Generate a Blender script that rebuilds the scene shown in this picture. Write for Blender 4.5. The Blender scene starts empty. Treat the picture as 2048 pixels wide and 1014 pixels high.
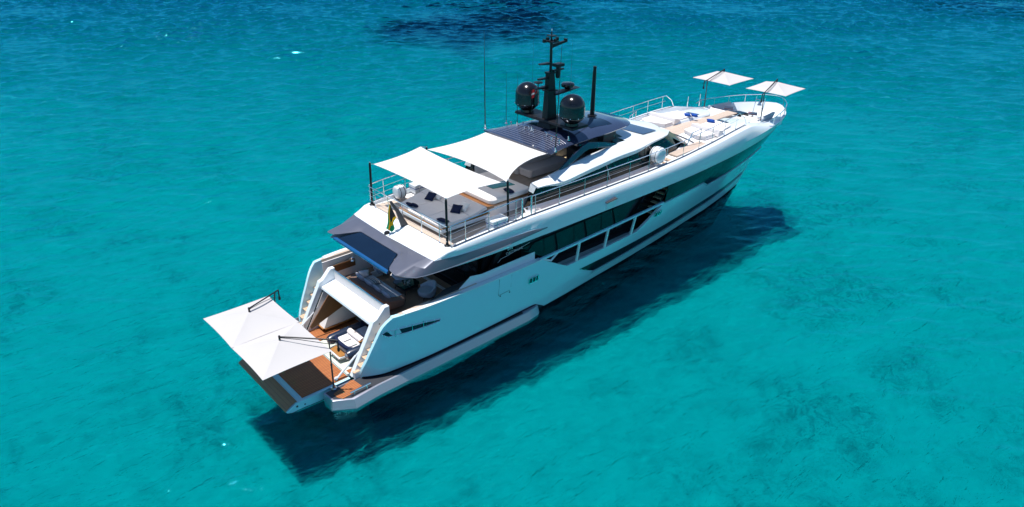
import bpy, bmesh, math, random
import numpy as np
from mathutils import Vector, Matrix
random.seed(7)
S = bpy.context.scene
COL = S.collection

# ------------------------------------------------------------------ camera
CAM = dict(f=1456.0657, loc=(-14.16016, -26.22868, 19.6810), yaw=0.8365712, pitch=-0.4692144, roll=0.0072584)
cd = bpy.data.cameras.new("camera")
cam = bpy.data.objects.new("camera", cd)
COL.objects.link(cam)
cd.sensor_width = 36.0
cd.lens = 36.0 * CAM['f'] / 2048.0
cd.clip_start = 0.5
cd.clip_end = 9000
cy_, sy_ = math.cos(CAM['yaw']), math.sin(CAM['yaw'])
cp_, sp_ = math.cos(CAM['pitch']), math.sin(CAM['pitch'])
Fv = Vector((cy_*cp_, sy_*cp_, sp_))
R0 = Vector((sy_, -cy_, 0))
U0 = R0.cross(Fv)
Rv = R0*math.cos(CAM['roll']) + U0*math.sin(CAM['roll'])
Uv = Rv.cross(Fv)
cam.matrix_world = Matrix(((Rv.x, Uv.x, -Fv.x, CAM['loc'][0]), (Rv.y, Uv.y, -Fv.y, CAM['loc'][1]),
                           (Rv.z, Uv.z, -Fv.z, CAM['loc'][2]), (0, 0, 0, 1)))
S.camera = cam

# ------------------------------------------------------------------ light
SUN = Vector((-0.12, 0.11, 1.0)).normalized()
elev = math.asin(SUN.z)
W = bpy.data.worlds.new("World")
S.world = W
W.use_nodes = True
wn = W.node_tree
wn.nodes.clear()
sky = wn.nodes.new('ShaderNodeTexSky')
sky.sky_type = 'NISHITA'
sky.sun_disc = False
sky.sun_elevation = elev
sky.sun_rotation = math.atan2(SUN.x, SUN.y)
sky.air_density = 1.0
sky.dust_density = 0.0
sky.ozone_density = 4.0
bg = wn.nodes.new('ShaderNodeBackground')
bg.inputs[1].default_value = 0.088
wo = wn.nodes.new('ShaderNodeOutputWorld')
tint = wn.nodes.new('ShaderNodeMix')
tint.data_type = 'RGBA'; tint.blend_type = 'MULTIPLY'
tint.inputs[0].default_value = 1.0
tint.inputs[7].default_value = (0.74, 0.96, 1.06, 1)
wn.links.new(sky.outputs[0], tint.inputs[6])
wn.links.new(tint.outputs[2], bg.inputs[0])
wn.links.new(bg.outputs[0], wo.inputs[0])
sl = bpy.data.lights.new("sun", 'SUN')
sl.energy = 5.0
sl.angle = math.radians(0.53)
sl.color = (1.0, 0.955, 0.90)
so = bpy.data.objects.new("sun", sl)
so.rotation_euler = (-SUN).to_track_quat('-Z', 'Y').to_euler()
so.location = (0, 0, 60)
COL.objects.link(so)
S.view_settings.view_transform = 'Standard'
S.view_settings.look = 'None'
S.view_settings.exposure = 0.3
S.view_settings.gamma = 1.0
S.cycles.max_bounces = 10
S.cycles.transparent_max_bounces = 12
S.cycles.caustics_reflective = False
S.cycles.caustics_refractive = True
S.cycles.sample_clamp_indirect = 6.0

# ------------------------------------------------------------------ materials
M = {}
def mat(name):
    m = bpy.data.materials.new(name)
    m.use_nodes = True
    nt = m.node_tree
    b = nt.nodes['Principled BSDF']
    M[name] = m
    return m, nt, b
def N(nt, typ, **kw):
    n = nt.nodes.new(typ)
    for k, v in kw.items():
        setattr(n, k, v)
    return n
def simple(name, col, rough=0.5, metal=0.0, coat=0.0, var=0.06, scale=3.0, bump=0.0, bscale=60.0, spec=0.5):
    m, nt, b = mat(name)
    b.inputs['Roughness'].default_value = rough
    b.inputs['Metallic'].default_value = metal
    b.inputs['Coat Weight'].default_value = coat
    b.inputs['Coat Roughness'].default_value = 0.04
    b.inputs['Specular IOR Level'].default_value = spec
    tc = N(nt, 'ShaderNodeTexCoord')
    no = N(nt, 'ShaderNodeTexNoise')
    no.inputs['Scale'].default_value = scale
    no.inputs['Detail'].default_value = 5
    nt.links.new(tc.outputs['Object'], no.inputs['Vector'])
    mx = N(nt, 'ShaderNodeMix', data_type='RGBA')
    c = Vector(col)
    mx.inputs[6].default_value = (*(c*(1-var)), 1)
    mx.inputs[7].default_value = (*[min(1, x*(1+var)) for x in c], 1)
    nt.links.new(no.outputs[0], mx.inputs[0])
    nt.links.new(mx.outputs[2], b.inputs['Base Color'])
    rr = N(nt, 'ShaderNodeMapRange')
    rr.inputs[3].default_value = max(0.02, rough*0.8)
    rr.inputs[4].default_value = min(1, rough*1.2)
    nt.links.new(no.outputs[0], rr.inputs[0])
    nt.links.new(rr.outputs[0], b.inputs['Roughness'])
    if bump:
        n2 = N(nt, 'ShaderNodeTexNoise')
        n2.inputs['Scale'].default_value = bscale
        n2.inputs['Detail'].default_value = 3
        nt.links.new(tc.outputs['Object'], n2.inputs['Vector'])
        bp = N(nt, 'ShaderNodeBump')
        bp.inputs['Strength'].default_value = bump
        bp.inputs['Distance'].default_value = 0.02
        nt.links.new(n2.outputs[0], bp.inputs['Height'])
        nt.links.new(bp.outputs[0], b.inputs['Normal'])
    return m

simple('hull_cyan_bounce', (0.48, 0.76, 0.86), 0.2, coat=0.6, var=0.025, scale=0.5)  # white hull; cyan water bounce of its shaded side put into the base colour
simple('gelcoat', (0.74, 0.79, 0.83), 0.22, coat=0.6, var=0.02, scale=0.7)
simple('gelcoat_satin', (0.74, 0.73, 0.74), 0.45, var=0.03)
simple('deck_paint', (0.76, 0.75, 0.75), 0.6, var=0.03, bump=0.1, bscale=200)
simple('fascia_grey', (0.10, 0.11, 0.15), 0.42, metal=0.25, coat=0.25, var=0.04)
simple('hardtop_navy', (0.035, 0.05, 0.10), 0.16, metal=0.2, coat=1.0, var=0.08)
simple('silver_grey', (0.36, 0.36, 0.42), 0.34, metal=0.55, coat=0.5, var=0.05)
simple('charcoal', (0.035, 0.037, 0.045), 0.45, var=0.1)
simple('black_mast', (0.008, 0.008, 0.011), 0.4, coat=0.0, var=0.15, spec=0.3)
simple('dome_black', (0.006, 0.007, 0.010), 0.2, coat=0.3, var=0.1, spec=0.4)
simple('antifoul', (0.004, 0.012, 0.020), 0.9, var=0.3, spec=0.0)
simple('boot_black', (0.006, 0.008, 0.014), 0.25, coat=0.5)
simple('chrome', (0.82, 0.83, 0.85), 0.12, metal=1.0, var=0.02)
simple('wire', (0.6, 0.61, 0.63), 0.3, metal=0.9, var=0.03)
simple('canvas', (0.86, 0.85, 0.84), 0.85, var=0.015, scale=0.8, bump=0.12, bscale=5, spec=0.2)
simple('parasol_cloth', (0.52, 0.508, 0.51), 0.9, var=0.03, scale=1.5, bump=0.12, bscale=6, spec=0.2)
simple('cushion_grey', (0.80, 0.745, 0.72), 0.9, var=0.05, scale=4, bump=0.2, bscale=40, spec=0.2)
simple('cushion_white', (0.80, 0.77, 0.76), 0.85, var=0.03, scale=4, bump=0.2, bscale=40, spec=0.2)
simple('cushion_blue', (0.56, 0.60, 0.68), 0.85, var=0.08, scale=6, bump=0.2, bscale=40, spec=0.2)
simple('sofa_shell', (0.24, 0.15, 0.115), 0.7, var=0.15, scale=12, bump=0.2, bscale=120)
simple('chair_fabric', (0.42, 0.48, 0.56), 0.9, var=0.1, scale=8, bump=0.2, bscale=60)
simple('navy_cloth', (0.010, 0.017, 0.055), 0.85, var=0.2, scale=8, bump=0.3, bscale=30, spec=0.2)
simple('royal_blue_cloth', (0.012, 0.075, 0.36), 0.8, var=0.15, scale=8, bump=0.3, bscale=30, spec=0.2)
simple('navy_tube', (0.012, 0.024, 0.052), 0.28, coat=0.3, var=0.15)
simple('wood_amber', (0.36, 0.165, 0.045), 0.35, coat=0.4, var=0.25, scale=6)
simple('wood_brown', (0.20, 0.085, 0.028), 0.35, coat=0.4, var=0.25, scale=4)
simple('table_red', (0.30, 0.09, 0.06), 0.3, coat=0.6, var=0.2)
simple('tan_floor', (0.50, 0.40, 0.22), 0.6, var=0.1)
simple('solar_blue', (0.022, 0.040, 0.095), 0.22, coat=0.7, var=0.1)
simple('green_glass', (0.07, 0.24, 0.22), 0.12, coat=0.5, var=0.3, scale=5)
simple('grey_liner', (0.10, 0.11, 0.125), 0.7, var=0.15)
simple('garage_floor', (0.62, 0.66, 0.58), 0.35, var=0.16, scale=2.2)
simple('rubber', (0.015, 0.015, 0.018), 0.7)
simple('red_cloth', (0.55, 0.02, 0.02), 0.85, var=0.1)
simple('dark_stripe', (0.05, 0.06, 0.09), 0.8)
simple('blue_acrylic', (0.008, 0.075, 0.22), 0.2, coat=0.8, var=0.1)
simple('letter_white', (0.75, 0.80, 0.80), 0.4)
simple('orange', (0.6, 0.28, 0.05), 0.4)

def translucent(name, amount):
    nt = M[name].node_tree
    b = nt.nodes['Principled BSDF']; out = [n for n in nt.nodes if n.type == 'OUTPUT_MATERIAL'][0]
    t = N(nt, 'ShaderNodeBsdfTranslucent'); t.inputs[0].default_value = (.9, .88, .86, 1)
    x = N(nt, 'ShaderNodeMixShader'); x.inputs[0].default_value = amount
    nt.links.new(b.outputs[0], x.inputs[1]); nt.links.new(t.outputs[0], x.inputs[2]); nt.links.new(x.outputs[0], out.inputs['Surface'])
translucent('canvas', .45)
translucent('parasol_cloth', .06)
def dark_glass(name, col, rough=0.04, streak=0.0):
    m, nt, b = mat(name)
    tc = N(nt, 'ShaderNodeTexCoord')
    no = N(nt, 'ShaderNodeTexNoise')
    no.inputs['Scale'].default_value = 0.6
    no.inputs['Detail'].default_value = 6
    nt.links.new(tc.outputs['Object'], no.inputs['Vector'])
    mx = N(nt, 'ShaderNodeMix', data_type='RGBA')
    c = Vector(col)
    mx.inputs[6].default_value = (*(c*0.55), 1)
    mx.inputs[7].default_value = (*(c*1.5), 1)
    nt.links.new(no.outputs[0], mx.inputs[0])
    nt.links.new(mx.outputs[2], b.inputs['Base Color'])
    b.inputs['Roughness'].default_value = rough
    b.inputs['Specular IOR Level'].default_value = 0.42
    bp = N(nt, 'ShaderNodeBump')
    bp.inputs['Strength'].default_value = 0.03
    bp.inputs['Distance'].default_value = 0.05
    nt.links.new(no.outputs[0], bp.inputs['Height'])
    nt.links.new(bp.outputs[0], b.inputs['Normal'])
dark_glass('glass_dark', (0.006, 0.009, 0.012))
dark_glass('glass_green', (0.002, 0.012, 0.014), 0.05)
dark_glass('glass_blue', (0.004, 0.012, 0.030), 0.05)

def teak(name, light, dark, plank=0.075, axis='Y', caulk=0.09, gap=0.012):
    m, nt, b = mat(name)
    tc = N(nt, 'ShaderNodeTexCoord')
    sp = N(nt, 'ShaderNodeSeparateXYZ')
    nt.links.new(tc.outputs['Object'], sp.inputs[0])
    a = sp.outputs[axis]
    dv = N(nt, 'ShaderNodeMath', operation='DIVIDE')
    dv.inputs[1].default_value = plank
    nt.links.new(a, dv.inputs[0])
    fl = N(nt, 'ShaderNodeMath', operation='FLOOR')
    nt.links.new(dv.outputs[0], fl.inputs[0])
    fr = N(nt, 'ShaderNodeMath', operation='FRACT')
    nt.links.new(dv.outputs[0], fr.inputs[0])
    lt = N(nt, 'ShaderNodeMath', operation='LESS_THAN')
    lt.inputs[1].default_value = gap/plank
    nt.links.new(fr.outputs[0], lt.inputs[0])
    wnz = N(nt, 'ShaderNodeTexWhiteNoise', noise_dimensions='1D')
    nt.links.new(fl.outputs[0], wnz.inputs['W'])
    mp = N(nt, 'ShaderNodeMapping')
    mp.inputs['Scale'].default_value = (1.2, 24, 6) if axis == 'Y' else (24, 1.2, 6)
    nt.links.new(tc.outputs['Object'], mp.inputs[0])
    no = N(nt, 'ShaderNodeTexNoise')
    no.inputs['Scale'].default_value = 2.0
    no.inputs['Detail'].default_value = 6
    nt.links.new(mp.outputs[0], no.inputs['Vector'])
    ad = N(nt, 'ShaderNodeMath', operation='ADD')
    nt.links.new(wnz.outputs[0], ad.inputs[0])
    nt.links.new(no.outputs[0], ad.inputs[1])
    hf = N(nt, 'ShaderNodeMath', operation='MULTIPLY')
    hf.inputs[1].default_value = 0.5
    nt.links.new(ad.outputs[0], hf.inputs[0])
    mx = N(nt, 'ShaderNodeMix', data_type='RGBA')
    mx.inputs[6].default_value = (*dark, 1)
    mx.inputs[7].default_value = (*light, 1)
    nt.links.new(hf.outputs[0], mx.inputs[0])
    m2 = N(nt, 'ShaderNodeMix', data_type='RGBA')
    m2.inputs[7].default_value = (light[0]*caulk, light[1]*caulk, light[2]*caulk*1.3, 1)
    nt.links.new(lt.outputs[0], m2.inputs[0])
    nt.links.new(mx.outputs[2], m2.inputs[6])
    nt.links.new(m2.outputs[2], b.inputs['Base Color'])
    b.inputs['Roughness'].default_value = 0.55
teak('teak', (0.60, 0.49, 0.40), (0.49, 0.39, 0.31), 0.12, caulk=0.45)
teak('teak_main', (0.40, 0.26, 0.18), (0.31, 0.20, 0.14), 0.12, caulk=0.4)
teak('teak_oiled', (0.46, 0.16, 0.045), (0.34, 0.105, 0.03), 0.10, caulk=0.16, gap=0.022)
teak('teak_lip', (0.40, 0.22, 0.105), (0.31, 0.165, 0.075), 0.14, axis='X', caulk=0.45)
teak('teak_tread', (0.66, 0.47, 0.31), (0.56, 0.38, 0.24), 0.07, axis='X', caulk=0.6)
teak('grey_teak', (0.58, 0.56, 0.55), (0.48, 0.46, 0.46), 0.28, caulk=0.4, gap=0.03)
teak('stripe_fabric', (0.72, 0.71, 0.71), (0.66, 0.65, 0.66), 0.12, axis='X', caulk=0.12, gap=0.05)

# ------------------------------------------------------------------ mesh helpers
class MB:
    def __init__(s):
        s.v = []; s.f = []; s.m = []
    def add(s, vs, fs, mi=0):
        o = len(s.v)
        s.v += [tuple(map(float, p)) for p in vs]
        s.f += [tuple(i+o for i in f) for f in fs]
        s.m += [mi]*len(fs)
        return s
    def box(s, x0, x1, y0, y1, z0, z1, mi=0):
        v = [(x, y, z) for z in (z0, z1) for x, y in ((x0, y0), (x1, y0), (x1, y1), (x0, y1))]
        return s.add(v, [(3, 2, 1, 0), (4, 5, 6, 7), (0, 1, 5, 4), (1, 2, 6, 5), (2, 3, 7, 6), (3, 0, 4, 7)], mi)
    def hexa(s, bot, top, mi=0):
        n = len(bot)
        fs = [tuple(range(n-1, -1, -1)), tuple(range(n, 2*n))]
        fs += [(i, (i+1) % n, n+(i+1) % n, n+i) for i in range(n)]
        return s.add(list(bot)+list(top), fs, mi)
    def prism(s, poly, z0, z1, mi=0):
        return s.hexa([(x, y, z0) for x, y in poly], [(x, y, z1) for x, y in poly], mi)
    def slab(s, pts, d, mi=0):
        d = Vector(d)
        return s.hexa([Vector(p) for p in pts], [Vector(p)+d for p in pts], mi)
    def quadgrid(s, rows, mi=0, closed=False):
        n = len(rows[0]); vs = [p for r in rows for p in r]; fs = []
        for i in range(len(rows)-1):
            for j in range(n if closed else n-1):
                k = (j+1) % n
                fs.append((i*n+j, i*n+k, (i+1)*n+k, (i+1)*n+j))
        return s.add(vs, fs, mi)
    def loft(s, loops, mi=0, caps=True):
        n = len(loops[0])
        s.quadgrid(loops, mi, True)
        if caps:
            s.add(loops[0], [tuple(range(n-1, -1, -1))], mi)
            s.add(loops[-1], [tuple(range(n))], mi)
        return s
    def tube(s, pts, r, n=8, mi=0, caps=True):
        pts = [Vector(p) for p in pts]
        rs = r if isinstance(r, (list, tuple)) else [r]*len(pts)
        loops = []; up = None
        for i, p in enumerate(pts):
            a = pts[max(0, i-1)]; b = pts[min(len(pts)-1, i+1)]
            t = (b-a).normalized()
            if up is None:
                up = Vector((0, 0, 1)) if abs(t.z) < 0.9 else Vector((1, 0, 0))
            x = t.cross(up)
            if x.length < 1e-5: x = t.cross(Vector((0, 1, 0.3)))
            x.normalize(); y = t.cross(x).normalized()
            up = -y if y.dot(up) < 0 else y
            loops.append([p + (x*math.cos(2*math.pi*k/n)+y*math.sin(2*math.pi*k/n))*rs[i] for k in range(n)])
        return s.loft(loops, mi, caps)
    def lathe(s, c, prof, n=24, mi=0):
        c = Vector(c)
        loops = [[c+Vector((r*math.cos(2*math.pi*k/n), r*math.sin(2*math.pi*k/n), z)) for k in range(n)] for r, z in prof]
        return s.loft(loops, mi)
    def ell(s, c, r, n=14, m=9, mi=0, rot=None):
        c = Vector(c); loops = []
        for i in range(1, m):
            th = -math.pi/2+math.pi*i/m
            lp = []
            for k in range(n):
                p = Vector((r[0]*math.cos(th)*math.cos(2*math.pi*k/n), r[1]*math.cos(th)*math.sin(2*math.pi*k/n), r[2]*math.sin(th)))
                if rot: p = rot @ p
                lp.append(c+p)
            loops.append(lp)
        return s.loft(loops, mi)
    def mirror(s):
        o = len(s.v)
        nf = len(s.f)
        s.v += [(x, -y, z) for x, y, z in s.v]
        s.f += [tuple(i+o for i in reversed(f)) for f in s.f[:nf]]
        s.m += s.m[:nf]
        return s
def put(o, parent=None):
    COL.objects.link(o)
    if parent: o.parent = parent
    return o
def wloc(o):
    p = Vector((0, 0, 0)); r = o
    while r:
        p += r.location; r = r.parent
    return p
def pieces(mb):
    """split a builder into spatially separate pieces (left and right halves, single treads ...)"""
    key = {}; idx = []
    for p in mb.v:
        k = (round(p[0], 4), round(p[1], 4), round(p[2], 4)); idx.append(key.setdefault(k, len(key)))
    par = list(range(len(key)))
    def find(a):
        while par[a] != a:
            par[a] = par[par[a]]; a = par[a]
        return a
    for f in mb.f:
        for i in f[1:]:
            a, b = find(idx[f[0]]), find(idx[i])
            if a != b: par[a] = b
    comp = {}
    for fi, f in enumerate(mb.f): comp.setdefault(find(idx[f[0]]), []).append(fi)
    items = []
    for fs in comp.values():
        a = np.array([mb.v[i] for fi in fs for i in mb.f[fi]])
        items.append([a.min(0)-.012, a.max(0)+.012, fs])
    ch = True
    while ch:
        ch = False
        for i in range(len(items)):
            for j in range(i+1, len(items)):
                if (items[i][0] <= items[j][1]).all() and (items[j][0] <= items[i][1]).all():
                    items[i] = [np.minimum(items[i][0], items[j][0]), np.maximum(items[i][1], items[j][1]), items[i][2]+items[j][2]]
                    del items[j]; ch = True; break
            if ch: break
    res = []
    for _, _, fs in items:
        g = MB(); mp = {}
        for fi in fs:
            t = []
            for i in mb.f[fi]:
                if i not in mp: mp[i] = len(g.v); g.v.append(mb.v[i])
                t.append(mp[i])
            g.f.append(tuple(t)); g.m.append(mb.m[fi])
        res.append(g)
    return res
def build(mb, name, mats, parent=None, bevel=0.0, ang=35, loc=None, seg=2, solid=0.0, flip=True, split=True):
    """one mesh object from world coordinates; origin at parent's (or loc)"""
    base = wloc(parent) if parent else Vector((0, 0, 0))
    org = Vector(loc) if loc is not None else base
    if split:
        gs = pieces(mb)
        if 1 < len(gs) <= 100:
            return [build(g, name, mats, parent, bevel, ang, loc, seg, solid, flip, False) for g in gs][0]
    me = bpy.data.meshes.new(name)
    me.from_pydata([tuple(Vector(p)-org) for p in mb.v], [], mb.f)
    for i, m_ in enumerate(mats if isinstance(mats, (list, tuple)) else [mats]):
        me.materials.append(M[m_])
    me.polygons.foreach_set('material_index', mb.m)
    if flip:
        bm = bmesh.new(); bm.from_mesh(me)
        bmesh.ops.remove_doubles(bm, verts=bm.verts, dist=1e-5)
        bmesh.ops.recalc_face_normals(bm, faces=bm.faces)
        bm.to_mesh(me); bm.free()
    me.shade_smooth()
    me.set_sharp_from_angle(angle=math.radians(ang))
    o = bpy.data.objects.new(name, me)
    o.location = org-base
    put(o, parent)
    if solid:
        s_ = o.modifiers.new('solid', 'SOLIDIFY'); s_.thickness = solid; s_.offset = 0
        e_ = o.modifiers.new('split', 'EDGE_SPLIT'); e_.split_angle = math.radians(50)
    if bevel:
        b_ = o.modifiers.new('bevel', 'BEVEL'); b_.width = bevel; b_.segments = seg
        b_.limit_method = 'ANGLE'; b_.angle_limit = math.radians(40)
        b_.harden_normals = False
    return o
def tag(o, label=None, cat=None, group=None, kind=None):
    if label: o['label'] = label
    if cat: o['category'] = cat
    if group: o['group'] = group
    if kind: o['kind'] = kind
    return o
def thing(name, loc, label, cat, group=None):
    o = bpy.data.objects.new(name, None)
    o.empty_display_size = 0.3
    o.location = loc
    COL.objects.link(o)
    return tag(o, label, cat, group)
def dup(root, loc, rz=0.0, label=None):
    r = root.copy(); COL.objects.link(r); r.location = loc
    r.rotation_euler = (0, 0, rz)
    if label: r['label'] = label
    def rec(src, dst):
        for ch in list(src.children):
            c = ch.copy(); COL.objects.link(c); c.parent = dst
            rec(ch, c)
    rec(root, r)
    return r
def pchip(xs, ys):
    xs = np.array(xs, float); ys = np.array(ys, float)
    h = np.diff(xs); d = np.diff(ys)/h
    m = np.zeros(len(xs)); m[0] = d[0]; m[-1] = d[-1]
    for i in range(1, len(xs)-1):
        if d[i-1]*d[i] > 0:
            w1 = 2*h[i]+h[i-1]; w2 = h[i]+2*h[i-1]
            m[i] = (w1+w2)/(w1/d[i-1]+w2/d[i])
    def f(x):
        x = min(max(x, xs[0]), xs[-1])
        i = min(max(int(np.searchsorted(xs, x))-1, 0), len(xs)-2)
        t = (x-xs[i])/h[i]
        return float((2*t**3-3*t**2+1)*ys[i]+(t**3-2*t**2+t)*h[i]*m[i]+(-2*t**3+3*t**2)*ys[i+1]+(t**3-t**2)*h[i]*m[i+1])
    return f
def lin(xs, ys):
    return lambda x: float(np.interp(x, xs, ys))

# ------------------------------------------------------------------ sea
def make_water():
    m, nt, b = mat('sea_surface')
    nt.nodes.remove(b)
    out = [n for n in nt.nodes if n.type == 'OUTPUT_MATERIAL'][0]
    tc = N(nt, 'ShaderNodeTexCoord')
    def noise(scale, sx, sy, rot, detail, rough, dist=0.0):
        mp = N(nt, 'ShaderNodeMapping')
        mp.inputs['Scale'].default_value = (sx, sy, 1)
        mp.inputs['Rotation'].default_value = (0, 0, rot)
        nt.links.new(tc.outputs['Object'], mp.inputs[0])
        n = N(nt, 'ShaderNodeTexNoise')
        n.inputs['Scale'].default_value = scale
        n.inputs['Detail'].default_value = detail
        n.inputs['Roughness'].default_value = rough
        n.inputs['Distortion'].default_value = dist
        nt.links.new(mp.outputs[0], n.inputs['Vector'])
        return n
    def bump(prev, n, dist, strength=1.0):
        bp = N(nt, 'ShaderNodeBump')
        bp.inputs['Distance'].default_value = dist
        bp.inputs['Strength'].default_value = strength
        nt.links.new(n.outputs[0], bp.inputs['Height'])
        if prev: nt.links.new(prev.outputs[0], bp.inputs['Normal'])
        return bp
    # wave crests run across the view (seen as near-horizontal streaks), swell travelling towards the camera
    rot = -(CAM['yaw'] - math.pi/2) + 0.15
    n2 = noise(1.6, 0.5, 1.25, rot+0.25, 4, 0.6, 0.5)
    n3 = noise(5.0, 0.6, 1.2, rot-0.2, 3, 0.6)
    bp = bump(None, n2, WAVE[0]); bp = bump(bp, n3, WAVE[1])
    tr = N(nt, 'ShaderNodeBsdfTransparent')
    rf = N(nt, 'ShaderNodeBsdfRefraction')
    rf.inputs['IOR'].default_value = 1.075
    rf.inputs['Roughness'].default_value = 0.0
    n4 = noise(0.9, 0.42, 1.3, rot+0.1, 4, 0.6, 0.9)
    b2 = bump(None, n4, 1.5); b2 = bump(b2, n2, 0.6)
    nt.links.new(b2.outputs[0], rf.inputs['Normal'])
    mx = N(nt, 'ShaderNodeMixShader')
    mx.inputs[0].default_value = 0.5
    nt.links.new(tr.outputs[0], mx.inputs[1]); nt.links.new(rf.outputs[0], mx.inputs[2])
    gl = N(nt, 'ShaderNodeBsdfGlossy')
    gl.inputs['Roughness'].default_value = 0.04
    nt.links.new(bp.outputs[0], gl.inputs['Normal'])
    gl.inputs['Color'].default_value = (0.10, 0.78, 0.98, 1)
    fr = N(nt, 'ShaderNodeFresnel')
    fr.inputs['IOR'].default_value = 1.33
    nt.links.new(bp.outputs[0], fr.inputs['Normal'])
    pol = N(nt, 'ShaderNodeMath', operation='MULTIPLY')
    pol.inputs[1].default_value = 1.0
    nt.links.new(fr.outputs[0], pol.inputs[0])
    fr = pol
    m3 = N(nt, 'ShaderNodeMixShader')
    nt.links.new(fr.outputs[0], m3.inputs[0])
    nt.links.new(mx.outputs[0], m3.inputs[1]); nt.links.new(gl.outputs[0], m3.inputs[2])
    nt.links.new(m3.outputs[0], out.inputs['Surface'])

def make_seabed():
    m, nt, b = mat('seabed')
    b.inputs['Roughness'].default_value = 1.0
    b.inputs['Specular IOR Level'].default_value = 0.0
    tc = N(nt, 'ShaderNodeTexCoord')
    def noise(scale, detail, rough=0.55, dist=0.0, vec=None):
        n = N(nt, 'ShaderNodeTexNoise')
        n.inputs['Scale'].default_value = scale
        n.inputs['Detail'].default_value = detail
        n.inputs['Roughness'].default_value = rough
        n.inputs['Distortion'].default_value = dist
        nt.links.new(vec or tc.outputs['Object'], n.inputs['Vector'])
        return n
    def ramp(src, p0, p1):
        r = N(nt, 'ShaderNodeMapRange')
        r.interpolation_type = 'SMOOTHSTEP'
        r.inputs[1].default_value = p0; r.inputs[2].default_value = p1
        nt.links.new(src, r.inputs[0])
        return r.outputs[0]
    def mixc(f, a, c):
        x = N(nt, 'ShaderNodeMix', data_type='RGBA')
        nt.links.new(f, x.inputs[0])
        if isinstance(a, tuple): x.inputs[6].default_value = (*a, 1)
        else: nt.links.new(a, x.inputs[6])
        if isinstance(c, tuple): x.inputs[7].default_value = (*c, 1)
        else: nt.links.new(c, x.inputs[7])
        return x.outputs[2]
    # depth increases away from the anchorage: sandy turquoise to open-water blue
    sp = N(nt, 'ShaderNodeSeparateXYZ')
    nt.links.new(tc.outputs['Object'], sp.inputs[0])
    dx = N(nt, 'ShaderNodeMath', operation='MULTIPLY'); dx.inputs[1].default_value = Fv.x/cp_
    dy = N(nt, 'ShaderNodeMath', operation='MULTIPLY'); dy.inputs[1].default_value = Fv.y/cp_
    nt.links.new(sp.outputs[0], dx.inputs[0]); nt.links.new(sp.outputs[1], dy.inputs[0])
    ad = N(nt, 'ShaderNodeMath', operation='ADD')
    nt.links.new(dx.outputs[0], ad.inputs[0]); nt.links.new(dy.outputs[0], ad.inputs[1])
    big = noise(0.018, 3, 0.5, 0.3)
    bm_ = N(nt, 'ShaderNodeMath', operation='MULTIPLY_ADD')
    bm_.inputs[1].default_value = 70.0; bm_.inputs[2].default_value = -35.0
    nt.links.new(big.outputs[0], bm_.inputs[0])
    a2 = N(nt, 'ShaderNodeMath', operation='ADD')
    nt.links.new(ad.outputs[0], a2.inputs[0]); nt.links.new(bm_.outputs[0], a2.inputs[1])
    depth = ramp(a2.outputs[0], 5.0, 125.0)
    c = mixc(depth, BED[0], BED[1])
    # small weed and rubble patches on the sand
    w1 = noise(0.16, 6, 0.62, 0.8)
    w2 = noise(1.3, 5, 0.65, 1.2)
    mul = N(nt, 'ShaderNodeMath', operation='MULTIPLY')
    nt.links.new(ramp(w1.outputs[0], 0.46, 0.64), mul.inputs[0])
    nt.links.new(ramp(w2.outputs[0], 0.42, 0.62), mul.inputs[1])
    sc = N(nt, 'ShaderNodeMath', operation='MULTIPLY'); sc.inputs[1].default_value = 0.85
    nt.links.new(mul.outputs[0], sc.inputs[0])
    c = mixc(sc.outputs[0], c, BED[2])
    # big sea-grass meadows far out: (centre x, y, half-length across, half-length along, strength)
    wob = noise(0.045, 4, 0.6, 0.5)
    for (cx, cyy, ra, rl, st) in MEADOW:
        sv = N(nt, 'ShaderNodeMapping'); sv.vector_type = 'TEXTURE'
        sv.inputs['Location'].default_value = (cx, cyy, 0)
        sv.inputs['Rotation'].default_value = (0, 0, CAM['yaw'])
        sv.inputs['Scale'].default_value = (rl, ra, 1000)
        nt.links.new(tc.outputs['Object'], sv.inputs[0])
        ln = N(nt, 'ShaderNodeVectorMath', operation='LENGTH')
        nt.links.new(sv.outputs[0], ln.inputs[0])
        wa = N(nt, 'ShaderNodeMath', operation='MULTIPLY_ADD')
        wa.inputs[1].default_value = 2.2; wa.inputs[2].default_value = -1.1
        nt.links.new(wob.outputs[0], wa.inputs[0])
        sm = N(nt, 'ShaderNodeMath', operation='ADD')
        nt.links.new(ln.outputs['Value'], sm.inputs[0]); nt.links.new(wa.outputs[0], sm.inputs[1])
        r = N(nt, 'ShaderNodeMapRange'); r.interpolation_type = 'SMOOTHSTEP'
        r.inputs[1].default_value = 1.15; r.inputs[2].default_value = 0.75
        r.inputs[3].default_value = 0.0; r.inputs[4].default_value = st
        nt.links.new(sm.outputs[0], r.inputs[0])
        c = mixc(r.outputs[0], c, BED[3])
    nt.links.new(c, b.inputs['Base Color'])
WAVE = (0.07, 0.02)
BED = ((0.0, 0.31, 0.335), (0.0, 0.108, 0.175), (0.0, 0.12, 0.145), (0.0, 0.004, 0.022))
FH = Vector((Fv.x, Fv.y)).normalized(); RH = Vector((FH.y, -FH.x)); C2 = Vector(CAM['loc'][:2])
def along(a, r): return C2+FH*a+RH*r
MEADOW = [(*along(134, -4), 17, 21, 0.97), (*along(173, 4), 34, 10, 0.95), (*along(180, -70), 60, 10, 0.9), (*along(157, 104), 18, 16, 0.75)]
make_water(); make_seabed()
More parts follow.
